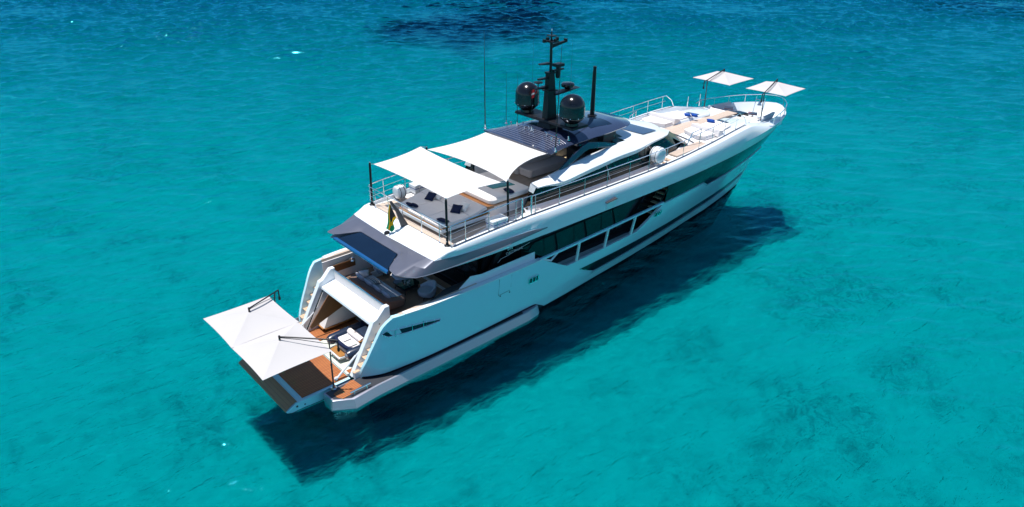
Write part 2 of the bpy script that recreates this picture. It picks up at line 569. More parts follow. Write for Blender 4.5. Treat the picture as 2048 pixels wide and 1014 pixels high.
def waves(n, lmin, lmax, spread, slope, seed, power=1.0):
    """random sea: direction, wavelength, phase and amplitude of n long-crested components"""
    rg = np.random.RandomState(seed)
    lam = np.exp(rg.uniform(math.log(lmin), math.log(lmax), n))
    th = CAM['yaw']+math.pi+rg.normal(0.12, spread, n)
    k = 2*math.pi/lam
    return k*np.cos(th), k*np.sin(th), rg.uniform(0, 6.283, n), slope*(lam/lmax)**(power-1)/k
def height(X, Yy, comps, lowcut=None):
    h = np.zeros(X.shape)
    for kx, ky, ph, am in zip(*comps): h += am*np.sin(kx*X+ky*Yy+ph)
    return h
def sea_mesh(name, z, m, comps, r0, r1, nr, half, nc, gust=0.0, sharp=0.0):
    """fan-shaped fine grid round the anchorage, carried on to the horizon by a coarse rim"""
    rr = r0*(r1/r0)**np.linspace(0, 1, nr)
    tt = np.linspace(-half, half, nc)
    Rg, Tg = np.meshgrid(rr, tt, indexing='ij')
    ox, oy = C2.x-FH.x*12, C2.y-FH.y*12
    X = ox+Rg*(FH.x*np.cos(Tg)+RH.x*np.sin(Tg)); Yy = oy+Rg*(FH.y*np.cos(Tg)+RH.y*np.sin(Tg))
    h = height(X, Yy, comps)
    if gust:
        rg = np.random.RandomState(5); g = np.zeros(X.shape)
        for _ in range(14):
            l_ = rg.uniform(14, 60); t_ = rg.uniform(0, 6.283)
            g += np.sin(2*math.pi/l_*(X*math.cos(t_)+Yy*math.sin(t_))+rg.uniform(0, 6.283))
        h *= np.clip(1+gust*g/2.6, .35, 1.9)
    if gust: h *= np.interp(Rg, [22, 45, 80, 120, 160], [.32, .40, .72, 1.25, 1.7])     # calmer water round the anchorage
    if sharp:
        sd = h.std(); h = h+sharp*(np.abs(h)-sd*.8)
    edge = np.clip((r1-Rg)/(r1*.45), 0, 1)*np.clip((half-np.abs(Tg))/.14, 0, 1)
    V = np.stack([X, Yy, z+h*edge], -1).reshape(-1, 3)
    idx = np.arange(nr*nc).reshape(nr, nc)
    q = np.stack([idx[:-1, :-1], idx[1:, :-1], idx[1:, 1:], idx[:-1, 1:]], -1).reshape(-1, 4)
    # rim: outer square minus the fan, stitched to the fan's border
    bd = list(idx[0, ::-1])+list(idx[1:-1, 0])+list(idx[-1, :])+list(idx[-2:0:-1, -1])
    B = V[bd]; cen = np.array([ox+FH.x*60, oy+FH.y*60])
    d = B[:, :2]-cen; d /= np.linalg.norm(d, axis=1)[:, None]
    O = np.concatenate([cen+d*5000, np.full((len(bd), 1), z)], 1)
    n0 = len(V); V = np.concatenate([V, O]); m_ = len(bd); i = np.arange(m_); j = (i+1) % m_; bd = np.array(bd)
    q2 = np.stack([bd[i], n0+i, n0+j, bd[j]], -1)
    # keep every face looking up
    p = V[q2]; nz = np.cross(p[:, 1, :2]-p[:, 0, :2], p[:, 3, :2]-p[:, 0, :2]); q2[nz < 0] = q2[nz < 0][:, ::-1]
    p = V[q]; nz = np.cross(p[:, 1, :2]-p[:, 0, :2], p[:, 3, :2]-p[:, 0, :2]); q[nz < 0] = q[nz < 0][:, ::-1]
    Q = np.concatenate([q, q2])
    me = bpy.data.meshes.new(name)
    me.vertices.add(len(V)); me.vertices.foreach_set('co', V.astype(np.float32).ravel())
    me.loops.add(len(Q)*4); me.loops.foreach_set('vertex_index', Q.astype(np.int32).ravel())
    me.polygons.add(len(Q)); me.polygons.foreach_set('loop_start', np.arange(0, len(Q)*4, 4, dtype=np.int32))
    me.update(calc_edges=True); me.validate()
    me.materials.append(M[m]); me.shade_smooth()
    o = bpy.data.objects.new(name, me); put(o)
    return tag(o, kind='structure')
SEA = waves(64, 0.45, 5.0, .45, .046, 3)
SEABED = waves(110, 0.42, 4.2, .62, .040, 11, .55)
sea_mesh('water', 0.0, 'sea_surface', SEA, 22, 420, 1060, math.radians(60), 1080, gust=.30, sharp=.22)
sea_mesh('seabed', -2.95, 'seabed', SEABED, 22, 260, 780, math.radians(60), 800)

exec_parts = []
# ================================================================== YACHT
Y = thing('motor_yacht', (0, 0, 0), 'long white three-deck motor yacht with black window strips and dark hardtop, anchored on turquoise sea', 'yacht')

# ---- hull form: half-beam tables by height level
STN = 26.0; SEND = 36.0
Xe = pchip([-2.5, 0, 1.2, 3.4, 4.65, 5.5], [29.2, 31.7, 32.8, 34.45, 35.15, 35.6])
LV = [-2.5, 0.0, 1.2, 3.4, 4.65, 5.5]
TAB = [([-2, -1, 2, 8, 14, 20, 25, 27.5, 29.2], [2.2, 2.5, 2.6, 2.4, 1.8, 1.0, .35, .12, 0]),
       ([-2, -1, 2, 8, 14, 19, 25.6, 29, 31.7], [2.55, 3.08, 3.35, 3.15, 2.62, 2.08, 1.2, .6, 0]),
       ([-2, -1.4, -.6, 2, 8, 14, 19, 25, 29, 31.5, 32.8], [2.72, 3.10, 3.38, 3.52, 3.42, 3.15, 2.68, 1.8, 1.02, .38, 0]),
       ([-2, -1.2, -.2, 2, 8, 16, 20, 24, 28, 31, 33, 34.45], [2.70, 3.06, 3.50, 3.70, 3.74, 3.62, 3.42, 3.02, 2.38, 1.68, .9, 0]),
       ([-2, 2, 8, 16, 20, 24, 28, 31, 33, 34.4, 35.15], [3.4, 3.7, 3.76, 3.74, 3.66, 3.42, 2.97, 2.36, 1.65, .8, 0]),
       ([-2, 2, 8, 16, 20, 24, 28, 30.4, 32.8, 33.8, 34.7, 35.3, 35.6], [3.3, 3.5, 3.75, 3.75, 3.7, 3.6, 3.3, 2.9, 2.25, 1.8, 1.15, .6, 0])]
def s_of(X, z):
    e = Xe(z)
    return X if X <= STN else STN+(X-STN)*(SEND-STN)/(e-STN)
def X_of(s, z):
    return s if s <= STN else STN+(s-STN)*(Xe(z)-STN)/(SEND-STN)
LF = []
for z_, (xs_, ys_) in zip(LV, TAB):
    LF.append(pchip([s_of(x, z_) for x in xs_], ys_))
_cache = {}
def yb(s, z):
    k = round(s, 4)
    if k not in _cache: _cache[k] = pchip(LV, [max(0, f(s)) for f in LF])
    return max(0.0, _cache[k](z))
def HP(s, z, off=0.0, side=-1):
    """point of the hull skin at station s, height z, pushed outward by off"""
    y = yb(s, z)
    d = 0.25
    dy = (yb(min(s+d, SEND), z)-yb(s-d, z)); dx = X_of(min(s+d, SEND), z)-X_of(s-d, z)
    n = Vector((-dy, dx)).normalized() if abs(dx)+abs(dy) > 1e-9 else Vector((0, 1))
    return (X_of(s, z)+n.x*off, side*(y+n.y*off), z)
zcr = pchip([-2, 8, 14, 20, 26, 30, 36], [5.12, 5.18, 5.22, 5.3, 5.38, 5.45, 5.5])   # sheer crease
x0h = pchip([-2.5, .4, .8, 1.5, 2.4, 2.9, 3.3, 3.6], [-1.2, -1.72, -1.76, -1.5, -1.05, -.78, -.38, 0.3])   # raked stern edge
STS = sorted(set([-1.9+i*0.2 for i in range(20)]+[2+.5*i for i in range(13)]+[8.1, 9.1, 10.1]+[10.5+.5*i for i in range(11)]+[15.9, 16.4, 16.9, 17.4, 17.9, 18.75]+[19+.5*i for i in range(14)]+[26+.4*i for i in range(21)]+[34.4+.2*i for i in range(8)]+[36.0]))
STS = [s for s in STS if s <= 36.0]
ztop = lin([-2, 0.2, 0.3, 2, 5, 8.1, 10.1, 15.9, 17.9, 18.75, 40], [3.32, 3.32, 3.32, 3.3, 3.28, 3.32, 2.22, 2.3, 3.52, 4.65, 4.65])
def hull_grid(side):
    rows = []
    NZ = 22
    for s in STS:
        r = []
        zt = ztop(s)
        for j in range(NZ+1):
            z = -2.5+(zt+2.5)*j/NZ
            se = s
            if s < 2.0:        # squeeze the aft stations onto the raked stern edge
                a = x0h(z); se = a+(2.0-a)*(s+1.9)/3.9
            p = HP(se, z, 0, side)
            r.append(p)
        rows.append(r)
    return rows
mb = MB()
for sd in (-1, 1): mb.quadgrid(hull_grid(sd))
hull = build(mb, 'hull', 'hull_cyan_bounce', Y, ang=28)
# antifouling and boot top
mb = MB()
for sd in (-1, 1):
    rows = []
    for s in STS:
        r = []
        for z in (-2.5, -1.2, -.1, 0.10):
            se = s
            if s < 2.0:
                a = x0h(z); se = a+(2.0-a)*(s+1.9)/3.9
            r.append(HP(se, z, 0.012, sd))
        rows.append(r)
    mb.quadgrid(rows)
build(mb, 'antifouling', 'antifoul', hull, ang=30)
mb = MB()
for sd in (-1, 1):
    rows = []
    for i in range(45):
        s = -1.9+i*(8.9+1.9)/44
        r = []
        for z in (0.1, 0.62):
            se = s
            if s < 2.0:
                a = x0h(z); se = a+(2.0-a)*(s+1.9)/3.9
            r.append(HP(se, z if z < .5 else (0.62 if s < 8.1 else 0.62-(s-8.1)*.6), 0.014, sd))
        rows.append(r)
    mb.quadgrid(rows)
build(mb, 'boot_stripe', 'boot_black', hull, ang=30)

def hull_panel(name, s0, s1, zb, zt, m, off=0.015, n=40, parent=None, nz=4, slant0=0, slant1=0, sides=(-1, 1)):
    """strip lying on the skin; slant pushes the lower edge forward (start) / the upper edge forward (end)"""
    mb = MB()
    for sd in sides:
        rows = []
        for i in range(n+1):
            t = i/n
            r = []
            for j in range(nz+1):
                q = j/nz
                a = s0+slant0*(1-q); b = s1+slant1*q
                s = a+(b-a)*t
                z0 = zb(s); z1 = zt(s)
                r.append(HP(s, z0+(z1-z0)*q, off, sd))
            rows.append(r)
        mb.quadgrid(rows)
        # returns so that the strip has thickness
        for edge in (0, -1):
            mb.quadgrid([[r[edge] for r in rows], [(r[edge][0], r[edge][1]-sd*(off+.01), r[edge][2]) for r in rows]])
        for rr in (rows[0], rows[-1]):
            mb.quadgrid([rr, [(p[0], p[1]-sd*(off+.01), p[2]) for p in rr]])
    return build(mb, name, m, parent or hull, ang=30)
hull_panel('window_strip', 11.25, 35.0, lin([11, 12.7, 18, 30, 35.5], [.85, .85, .95, .92, .93]), lin([11, 20, 27, 35.5], [1.55, 1.5, 1.4, 1.1]), 'glass_green', slant0=1.45, slant1=0.4)
# bright ledge under the strip
mb = MB()
for sd in (-1, 1):
    rows = []
    for i in range(61):
        s = 12.6+i*(34.9-12.6)/60
        zz = float(np.interp(s, [12.7, 18, 30, 35.5], [.85, .95, .92, .93]))
        rows.append([HP(s, zz+.0, .0, sd), HP(s, zz, .055, sd), HP(s, zz-.10, .05, sd), HP(s, zz-.22, .0, sd)])
    mb.quadgrid(rows)
build(mb, 'rubbing_strake', 'hull_cyan_bounce', hull, ang=25)
zband_b = lin([17.9, 22.1, 22.5, 22.8, 27, 31, 33.2], [3.60, 3.66, 3.46, 3.26, 3.30, 3.40, 3.5])
hull_panel('window_strip', 17.95, 32.2, zband_b, lin([17, 26, 34], [4.63, 4.70, 4.78]), 'glass_green', n=60, slant0=0, slant1=2.3, nz=5)
mb = MB()
for sd in (-1, 1):
    rows = []
    for s in np.linspace(18.0, 32.3, 60):
        zz = zband_b(s)
        rows.append([HP(s, zz+.02, .0, sd), HP(s, zz+.01, .06, sd), HP(s, zz-.11, .0, sd)])
    mb.quadgrid(rows)
build(mb, 'rubbing_strake', 'hull_cyan_bounce', hull, ang=25)
# white cap along the aft bulwark, and the bulwark inner skin
mb = MB()
for sd in (-1, 1):
    rows = []
    for s in np.linspace(0.2, 8.1, 30):
        z = ztop(s)
        o_ = HP(s, z, .02, sd)
        rows.append([(o_[0], o_[1], z-.03), (o_[0], o_[1], z+.03), (o_[0], o_[1]-sd*.26, z+.03)]+[(o_[0], sd*(yb(s, q)-.24), q) for q in (z-.1, 2.7, 2.0)])
    mb.quadgrid(rows)
    rows = []
    for s in np.linspace(8.1, 17.9, 40):
        z = ztop(s)
        o_ = HP(s, z, .0, sd)
        rows.append([(o_[0], o_[1], z)]+[(o_[0], sd*(yb(s, q)-.14), q) for q in (z, z*.5+1.0, 2.0)])
    mb.quadgrid(rows)
build(mb, 'bulwark_cap', 'gelcoat', hull, ang=30)
# stern quarter: inner skins of the raked hull ends beside the stairs
mb = MB()
for sd in (-1, 1):
    rows = []
    for z in np.linspace(0.45, 3.32, 16):
        a = x0h(z)
        p = HP(a, z, 0, sd); q = (a, p[1]-sd*.16, z); e = (0.5, sd*(yb(.5, z)-.2), z)
        rows.append([p, (a-.03, p[1]-sd*.08, z), q, e])
    mb.quadgrid(rows)
    # rounded shoulder cap to the bulwark
    mb.quadgrid([[HP(-.36+.86*t, 3.32, 0, sd) for t in np.linspace(0, 1, 6)], [(-.36+.86*t, sd*(yb(-.36+.86*t, 3.32)-.22), 3.33) for t in np.linspace(0, 1, 6)]])
build(mb, 'stern_quarter', 'hull_cyan_bounce', hull, ang=40)
# chrome-framed stern light slits
for sd in (-1, 1):
    pts = [(-.80, 2.62), (-.72, 2.74), (.1, 2.70), (1.2, 2.62), (1.93, 2.47), (1.9, 2.36), (1.3, 2.40), (.3, 2.44), (-.55, 2.48)]
    mb = MB()
    up = [(-.86, 2.62), (-.7, 2.73), (.1, 2.69), (1.2, 2.58), (1.95, 2.43)]
    dn = [(-.8, 2.56), (-.6, 2.45), (.2, 2.40), (1.2, 2.36), (1.9, 2.34)]
    mb.quadgrid([[HP(x, z, .02, sd) for x, z in up], [HP(x, z, .02, sd) for x, z in dn]])
    sl_ = build(mb, 'stern_light', 'glass_blue', hull)
    mb = MB()
    mb.tube([HP(x, z, .02, sd) for x, z in up+dn[::-1]+up[:1]], .022, 6)
    for x in (-.3, .5, 1.05):
        mb.tube([HP(x, 2.37, .03, sd), HP(x, 2.7, .03, sd)], .02, 6)
    build(mb, 'trim', 'chrome', sl_)
# mooring ports
for sd in (-1, 1):
    for x, z in ((7.65, 2.36), (17.55, 2.99)):
        def rr(hx, hz, off): return [HP(x+a*hx, z+b*hz, off, sd) for a, b in ((-1, -.6), (-.9, -1), (.9, -1), (1, -.6), (1, .6), (.9, 1), (-.9, 1), (-1, .6))]
        mb = MB(); mb.loft([rr(.34, .17, .02), rr(.34, .17, .045)]); fr_ = build(mb, 'mooring_port', 'chrome', hull)
        mb = MB(); mb.loft([rr(.29, .125, .03), rr(.29, .125, .05)])
        build(mb, 'opening', 'boot_black', fr_)
        mb = MB()
        for k in (-.12, .1): mb.tube([HP(x+k, z-.12, .07, sd), HP(x+k, z+.12, .07, sd)], .03, 6)
        build(mb, 'roller', 'chrome', fr_)
# shell door joints
for sd in (-1, 1):
    mb = MB()
    mb.tube([HP(5.38, 3.2, .004, sd), HP(5.38, 2.3, .004, sd), HP(6.1, 2.33, .004, sd)], .010, 5)
    mb.tube([HP(6.15, 3.2, .0, sd), HP(6.15, 2.5, .0, sd)], .006, 5)
    for x in (5.5, 6.1): mb.ell(HP(x, 2.22, .0, sd), (.04, .03, .04), 8, 6)
    build(mb, 'shell_door_joint', 'charcoal', hull)

# ---- upper belt of the topsides with the side-deck coaming on top
zrb = pchip([1.9, 2.0, 2.4, 2.75, 3.0, 4, 8, 16, 19, 22, 26.7, 28, 29.8, 31, 31.7], [5.16, 5.185, 5.36, 5.49, 5.52, 5.6, 5.75, 5.75, 5.8, 5.95, 6.2, 6.02, 5.68, 5.54, 5.47])    # rail base height
yrb = pchip([1.9, 2.9, 8, 16, 20, 24, 26.7, 28, 29.8, 31.0, 31.7], [3.26, 3.31, 3.42, 3.36, 3.24, 3.05, 2.80, 2.60, 2.48, 2.55, 2.46])
zfu = pchip([1.5, 2, 3.5, 5.25, 7.1, 8.4], [5.16, 5.16, 5.12, 5.12, 5.12, 4.98])   # upper edge of the dark fascia
yfu = pchip([1.5, 2, 3.5, 5.25, 7.1, 8.4], [3.2, 3.32, 3.54, 3.64, 3.71, 3.76])
mb = MB()
for sd in (-1, 1):
    rows = []
    for s in sorted(set(list(np.linspace(2.0, 8.4, 20))+list(np.linspace(8.4, 32.0, 66)))):
        X = s
        zr, yr = zrb(X), yrb(X)
        if s <= 8.4:
            z0, y0 = zfu(s), yfu(s)
            w = max(0, (s-5.0)/3.4)
        zc = zcr(s)
        r = []
        if s < 8.4:
            zc = max(zc, z0+.02)
            a = (X, y0, z0); b_ = (X, y0+(yr-y0)*.12, z0+(zc-z0)*1.0)
            r = [a, (X, y0, z0+.005), b_]
        else:
            r = [HP(s, 4.65, 0, 1), HP(s, 4.65+(zc-4.65)*.5, 0.0, 1), HP(s, zc, 0, 1)]
        b_ = Vector(r[-1])
        Xb = b_.x
        yr, zr = yrb(Xb), zrb(Xb)
        k_ = min(1, max(0, (Xb-2.0)/.8)); w_ = max(.12*k_, (b_.y-yr)*.62*k_); c_ = Vector((Xb, yr+w_, max(b_.z+.004, zr-.045-.10*(w_-.12)))); d_ = Vector((Xb, yr-.03, zr)); e_ = Vector((Xb, yr-.16, zr)); g_ = Vector((Xb, yr-.16, zr-.4))
        pts = [Vector(p) for p in r]+[b_.lerp(c_, .45)+Vector((0, .045*k_, .0)), b_.lerp(c_, .8)+Vector((0, .035*k_, .01*k_)), c_, d_, e_, g_]
        rows.append([(p.x, sd*p.y, p.z) for p in pts])
    mb.quadgrid(rows)
    # underside of the belt over the side deck
    yL = lambda q: float(np.interp(q, [.62, 1.03, 1.5, 2.07, 3, 3.93, 5, 6.07, 7.2, 8.4], [3.0, 3.25, 3.36, 3.44, 3.54, 3.61, 3.68, 3.72, 3.735, 3.75]))
    rows = [[HP(s, 4.65, 0, sd) if s > 8.4 else (s, sd*yL(s), 4.66), (s, sd*2.6, 4.67)] for s in np.linspace(2.2, 18.7, 40)]
    mb.quadgrid(rows)
    # short skirt below the fascia taper
    rows = [[(s, sd*(yL(s)+(.01 if s > 8.3 else 0)), 4.65), (s, sd*(yL(s)+.015), float(np.interp(s, [2, 4, 6, 8.4], [4.68, 4.75, 4.84, 4.96])))] for s in np.linspace(3.0, 8.4, 16)]
    mb.quadgrid(rows)
build(mb, 'upper_topsides', 'gelcoat', hull, ang=24)
# bow bulwark, inside face and cap
mb = MB()
bow = []
for s in list(np.linspace(29.9, 34.5, 24))+list(np.linspace(34.6, 36, 16)):
    bow.append(s)
for sd in (-1, 1):
    rows = []
    for s in bow:
        lo = HP(s, 4.63, 0, sd); mid_ = HP(s, 5.0, 0, sd); p = HP(s, 5.5, 0, sd)
        q = HP(s, 5.5, -.02, sd)
        ins = Vector((31.5+(p[0]-31.5)*.955, p[1]*.93, 5.5))
        fl = Vector((31.0+(p[0]-31.0)*.86, p[1]*.78, 4.85))
        rows.append([lo, mid_, (p[0], p[1], 5.46), (p[0], p[1]*.99, 5.5), ins, fl])
    mb.quadgrid(rows)
    rows2 = [[(31.0+(HP(s, 5.5, 0, sd)[0]-31.0)*.86, HP(s, 5.5, 0, sd)[1]*.78, 4.85), (31.0+(HP(s, 5.5, 0, sd)[0]-31.0)*.86, 0, 4.85)] for s in bow]
    mb.quadgrid(rows2)
build(mb, 'bow_bulwark', 'gelcoat', hull, ang=28)

# ---- dark fascia round the aft end of the upper deck
Lx = [(8.4, 3.77, 4.97), (7.2, 3.765, 4.93), (6.07, 3.75, 4.87), (5, 3.71, 4.82), (3.93, 3.64, 4.78), (3.0, 3.57, 4.74), (2.07, 3.47, 4.71), (1.5, 3.39, 4.705), (1.03, 3.28, 4.72), (.62, 3.07, 4.82), (.3, 2.85, 4.93), (.36, 2.33, 4.96), (.85, 1.90, 5.02), (1.32, 1.49, 5.07), (1.32, .75, 5.075), (1.32, 0, 5.075)]
Ux = [(8.4, 3.765, 4.99), (7.2, 3.715, 5.12), (6.07, 3.68, 5.125), (5, 3.63, 5.125), (3.93, 3.575, 5.12), (3.0, 3.49, 5.13), (2.3, 3.38, 5.15), (2.05, 3.33, 5.16), (2.0, 3.27, 5.165), (1.97, 3.0, 5.17), (1.95, 2.75, 5.18), (1.92, 2.3, 5.19), (1.9, 1.9, 5.195), (1.88, 1.5, 5.2), (1.84, .75, 5.215), (1.8, 0, 5.22)]
def resample(P, n=5):
    t = list(range(len(P))); f = [pchip(t, [p[i] for p in P]) for i in range(3)]
    return [tuple(g(k/n) for g in f) for k in range((len(P)-1)*n+1)]
LxC, UxC = list(Lx), list(Ux)
Lx, Ux = resample(Lx), resample(Ux)
mb = MB()
for sd in (-1, 1):
    U_ = [(x, sd*y, z) for x, y, z in Ux]
    Mi = [((a[0]+b[0])/2+(.0), sd*(a[1]+b[1])/2, (a[2]+b[2])/2+.03) for i, (a, b) in enumerate(zip(Lx, Ux))]
    L_ = [(x, sd*y, z) for x, y, z in Lx]
    B_ = [(x+.03, sd*(y-.02), z-.05) for x, y, z in Lx]
    mb.quadgrid([U_, Mi, L_])
    mb.quadgrid([L_, B_])
Lx, Ux = LxC, UxC
fas = build(mb, 'aft_fascia', 'fascia_grey', Y, ang=22)
mb = MB()      # bright edge line along the lower lip
for sd in (-1, 1):
    mb.tube([(x, sd*y, z-.03) for x, y, z in Lx[2:12]], .022, 6)
build(mb, 'trim', 'silver_grey', fas)
# ceiling below the upper deck
mb = MB()
poly = [(18.5, 2.65)]+[(x+.05, y-.06) for x, y, z in Lx[4:12]]+[(.95, 1.85), (1.36, 1.45), (1.36, 0)]
for sd in (-1, 1):
    ring = [(x, sd*y) for x, y in poly]+[(18.5, 0)]
    mb.add([(x, y, 4.63) for x, y in ring], [tuple(range(len(ring)))])
build(mb, 'deckhead', 'gelcoat_satin', Y)
# skylight in the notch
mb = MB()
mb.slab([(.34, -2.15, 4.80), (.34, 2.15, 4.80), (1.30, 1.5, 5.03), (1.30, -1.5, 5.03)], (0, 0, .03))
sk = build(mb, 'skylight', 'glass_blue', fas)
mb = MB()
mb.hexa([(.22, -2.3, 4.73), (.36, -2.25, 4.73), (.36, 2.25, 4.73), (.22, 2.3, 4.73)], [(.24, -2.3, 4.84), (.38, -2.2, 4.86), (.38, 2.2, 4.86), (.24, 2.3, 4.84)])
build(mb, 'skylight_frame', 'blue_acrylic', sk, bevel=.02)
# white aft coaming between fascia and the aft rail
mb = MB()
for sd in (-1, 1):
    a = [(x, sd*y, z) for x, y, z in Ux[7:]]
    ys = [p[1] for p in a]
    b_ = []
    for p in Ux[7:]:
        t = min(1, p[1]/3.3)
        b_.append((2.72+.0*t, sd*min(p[1], 3.2), 5.50))
    c_ = [(2.9, q[1]*.985, 5.51) for q in b_]
    d_ = [(2.9, q[1]*.985, 5.40) for q in b_]
    mid_ = [tuple(Vector(p).lerp(Vector(q), .55)+Vector((0, 0, .03))) for p, q in zip(a, b_)]
    mb.quadgrid([a, mid_, b_, c_, d_])
    # corner piece to the side coaming
    sec = []
    for X in np.linspace(2.0, 2.9, 7):
        yi = float(np.interp(X, [2.0, 2.9], [3.2, 3.15])); zi = float(np.interp(X, [1.95, 2.4, 2.72, 2.9], [5.165, 5.36, 5.50, 5.51]))
        sec.append([(X, sd*yi, zi), (X, sd*(yrb(X)-.08), zrb(X)+.002)])
    mb.quadgrid(sec)
build(mb, 'aft_coaming', 'gelcoat', Y, ang=30)

# ---- decks
mb = MB()
mb.prism([(0.15, -3.2)]+[(x, -yb(x, 1.9)+.14) for x in np.linspace(1, 18.6, 12)]+[(x, yb(x, 1.9)-.14) for x in np.linspace(18.6, 1, 12)]+[(.15, 3.2)], 1.9, 2.05)
build(mb, 'main_deck', 'teak_main', Y)
mb = MB()
mb.prism([(2.88, -3.22), (6, -3.3), (10, -3.3), (17.6, -3.25), (17.6, 3.25), (10, 3.3), (6, 3.3), (2.88, 3.22)], 5.30, 5.44)
build(mb, 'upper_deck', 'teak', Y)
mb = MB()      # white margin of the side deck along the coaming
for sd in (-1, 1):
    a = [(s, sd*(yrb(s)-.15), 5.452) for s in np.linspace(2.95, 8.6, 16)]
    b_ = [(s, sd*(yrb(s)-.15-np.interp(s, [2.95, 4.2, 6.0, 7.4, 8.2, 8.6], [.10, .25, .78, .80, .75, .3])), 5.452) for s in np.linspace(2.95, 8.6, 16)]
    mb.quadgrid([a, b_])
build(mb, 'deck_margin', 'deck_paint', Y)

# ---- saloon (main deck house)
mb = MB()
for sd in (-1, 1):
    mb.hexa([(4.6, sd*2.85, 2.05), (18.4, sd*2.75, 2.05), (18.4, sd*2.6, 2.05), (4.6, sd*2.6, 2.05)],
            [(5.4, sd*2.7, 4.64), (18.4, sd*2.65, 4.64), (18.4, sd*2.5, 4.64), (5.4, sd*2.5, 4.64)])
mb.hexa([(4.55, -2.85, 2.05), (4.65, -2.85, 2.05), (4.65, 2.85, 2.05), (4.55, 2.85, 2.05)], [(4.9, -2.7, 4.64), (5.0, -2.7, 4.64), (5.0, 2.7, 4.64), (4.9, 2.7, 4.64)])
sal = build(mb, 'saloon', 'glass_dark', Y)
tag(sal)
def on_sal(x, z, off=.02, sd=-1):
    t = (z-2.05)/2.59
    y = (2.85-.1*(x-4.6)/13.8)*(1-t)+(2.7-.05*(x-4.6)/13.8)*t
    return (x, sd*(y+off), z)
for sd in (-1, 1):
    for x0, x1 in ((7.6, 9.0), (9.2, 11.2), (11.4, 13.35), (13.55, 15.3)):
        mb = MB()
        mb.hexa([on_sal(x0, 3.0, .012, sd), on_sal(x1, 3.0, .012, sd), on_sal(x1, 4.1, .012, sd), on_sal(x0+.0, 4.1, .012, sd)],
                [on_sal(x0, 3.0, .03, sd), on_sal(x1, 3.0, .03, sd), on_sal(x1, 4.1, .03, sd), on_sal(x0, 4.1, .03, sd)])
        build(mb, 'window', 'glass_green', sal)
    # diagonal mullion and wing panel
    mb = MB()
    mb.hexa([(5.15, sd*3.02, 3.1), (5.4, sd*3.02, 3.1), (6.6, sd*2.95, 4.62), (6.2, sd*2.95, 4.62)], [(5.15, sd*2.9, 3.1), (5.4, sd*2.9, 3.1), (6.6, sd*2.83, 4.62), (6.2, sd*2.83, 4.62)])
    build(mb, 'mullion', 'black_mast', sal)
    mb = MB()
    y = lambda x: np.interp(x, [2.5, 5, 8], [3.42, 3.46, 3.49])
    mb.hexa([(3.0, sd*y(3.0), 3.22), (7.87, sd*y(7.87), 3.22), (7.87, sd*y(7.87), 3.74), (4.55, sd*y(4.6), 3.68), (3.9, sd*y(3.9), 3.78)],
            [(3.0, sd*(y(3.0)-.05), 3.22), (7.87, sd*(y(7.87)-.05), 3.22), (7.87, sd*(y(7.87)-.05), 3.74), (4.55, sd*(y(4.6)-.05), 3.68), (3.9, sd*(y(3.9)-.05), 3.78)])
    build(mb, 'wing_panel', 'gelcoat', hull, bevel=.01)
mb = MB(); mb.box(3.98, 4.12, -2.9, 2.9, 2.052, 2.10); build(mb, 'door_sill', 'gelcoat_satin', sal)
# builder's lettering and square emblem on the dark glass
WORDS = []
for word in ('CUSTOM', 'LINE'):
    tcv = bpy.data.curves.new('lettering', 'FONT'); tcv.body = word; tcv.size = .17; tcv.extrude = .004
    to = bpy.data.objects.new('lettering', tcv); COL.objects.link(to); bpy.context.view_layer.update()
    dg = bpy.context.evaluated_depsgraph_get(); tm = bpy.data.meshes.new_from_object(to.evaluated_get(dg)); bpy.data.objects.remove(to)
    tm.materials.clear(); tm.materials.append(M['letter_white'])
    WORDS.append((tm, max(v.co.x for v in tm.vertices)))
for sd in (-1, 1):
    off = 0.0
    for tm, wd in WORDS:
        lo = bpy.data.objects.new('lettering', tm)
        put(lo, sal)
        if sd < 0: lo.location = (6.42+off, -3.0, 3.86); lo.rotation_euler = (math.radians(86), 0, 0)
        else: lo.location = (7.5-off, 3.0, 3.86); lo.rotation_euler = (math.radians(86), 0, math.pi)
        off += wd+.06
    mb = MB()
    mb.box(6.55, 6.85, sd*2.96-.01, sd*2.96+.01, 4.04, 4.32)
    em = build(mb, 'emblem', 'green_glass', sal)
    mb = MB()
    for zz in (4.10, 4.17, 4.24): mb.box(6.62, 6.78, sd*2.985-.01, sd*2.985+.01, zz, zz+.025)
    mb.box(6.55, 6.57, sd*2.985-.01, sd*2.985+.01, 4.04, 4.32); mb.box(6.83, 6.85, sd*2.985-.01, sd*2.985+.01, 4.04, 4.32)
    build(mb, 'emblem_bar', 'letter_white', em)
    mb = MB(); mb.tube([(5.9, sd*3.0, 3.62), (6.1, sd*3.0, 3.76), (6.5, sd*3.0, 3.80), (8.0, sd*2.97, 4.02)], .012, 5); build(mb, 'pinstripe', 'letter_white', sal)

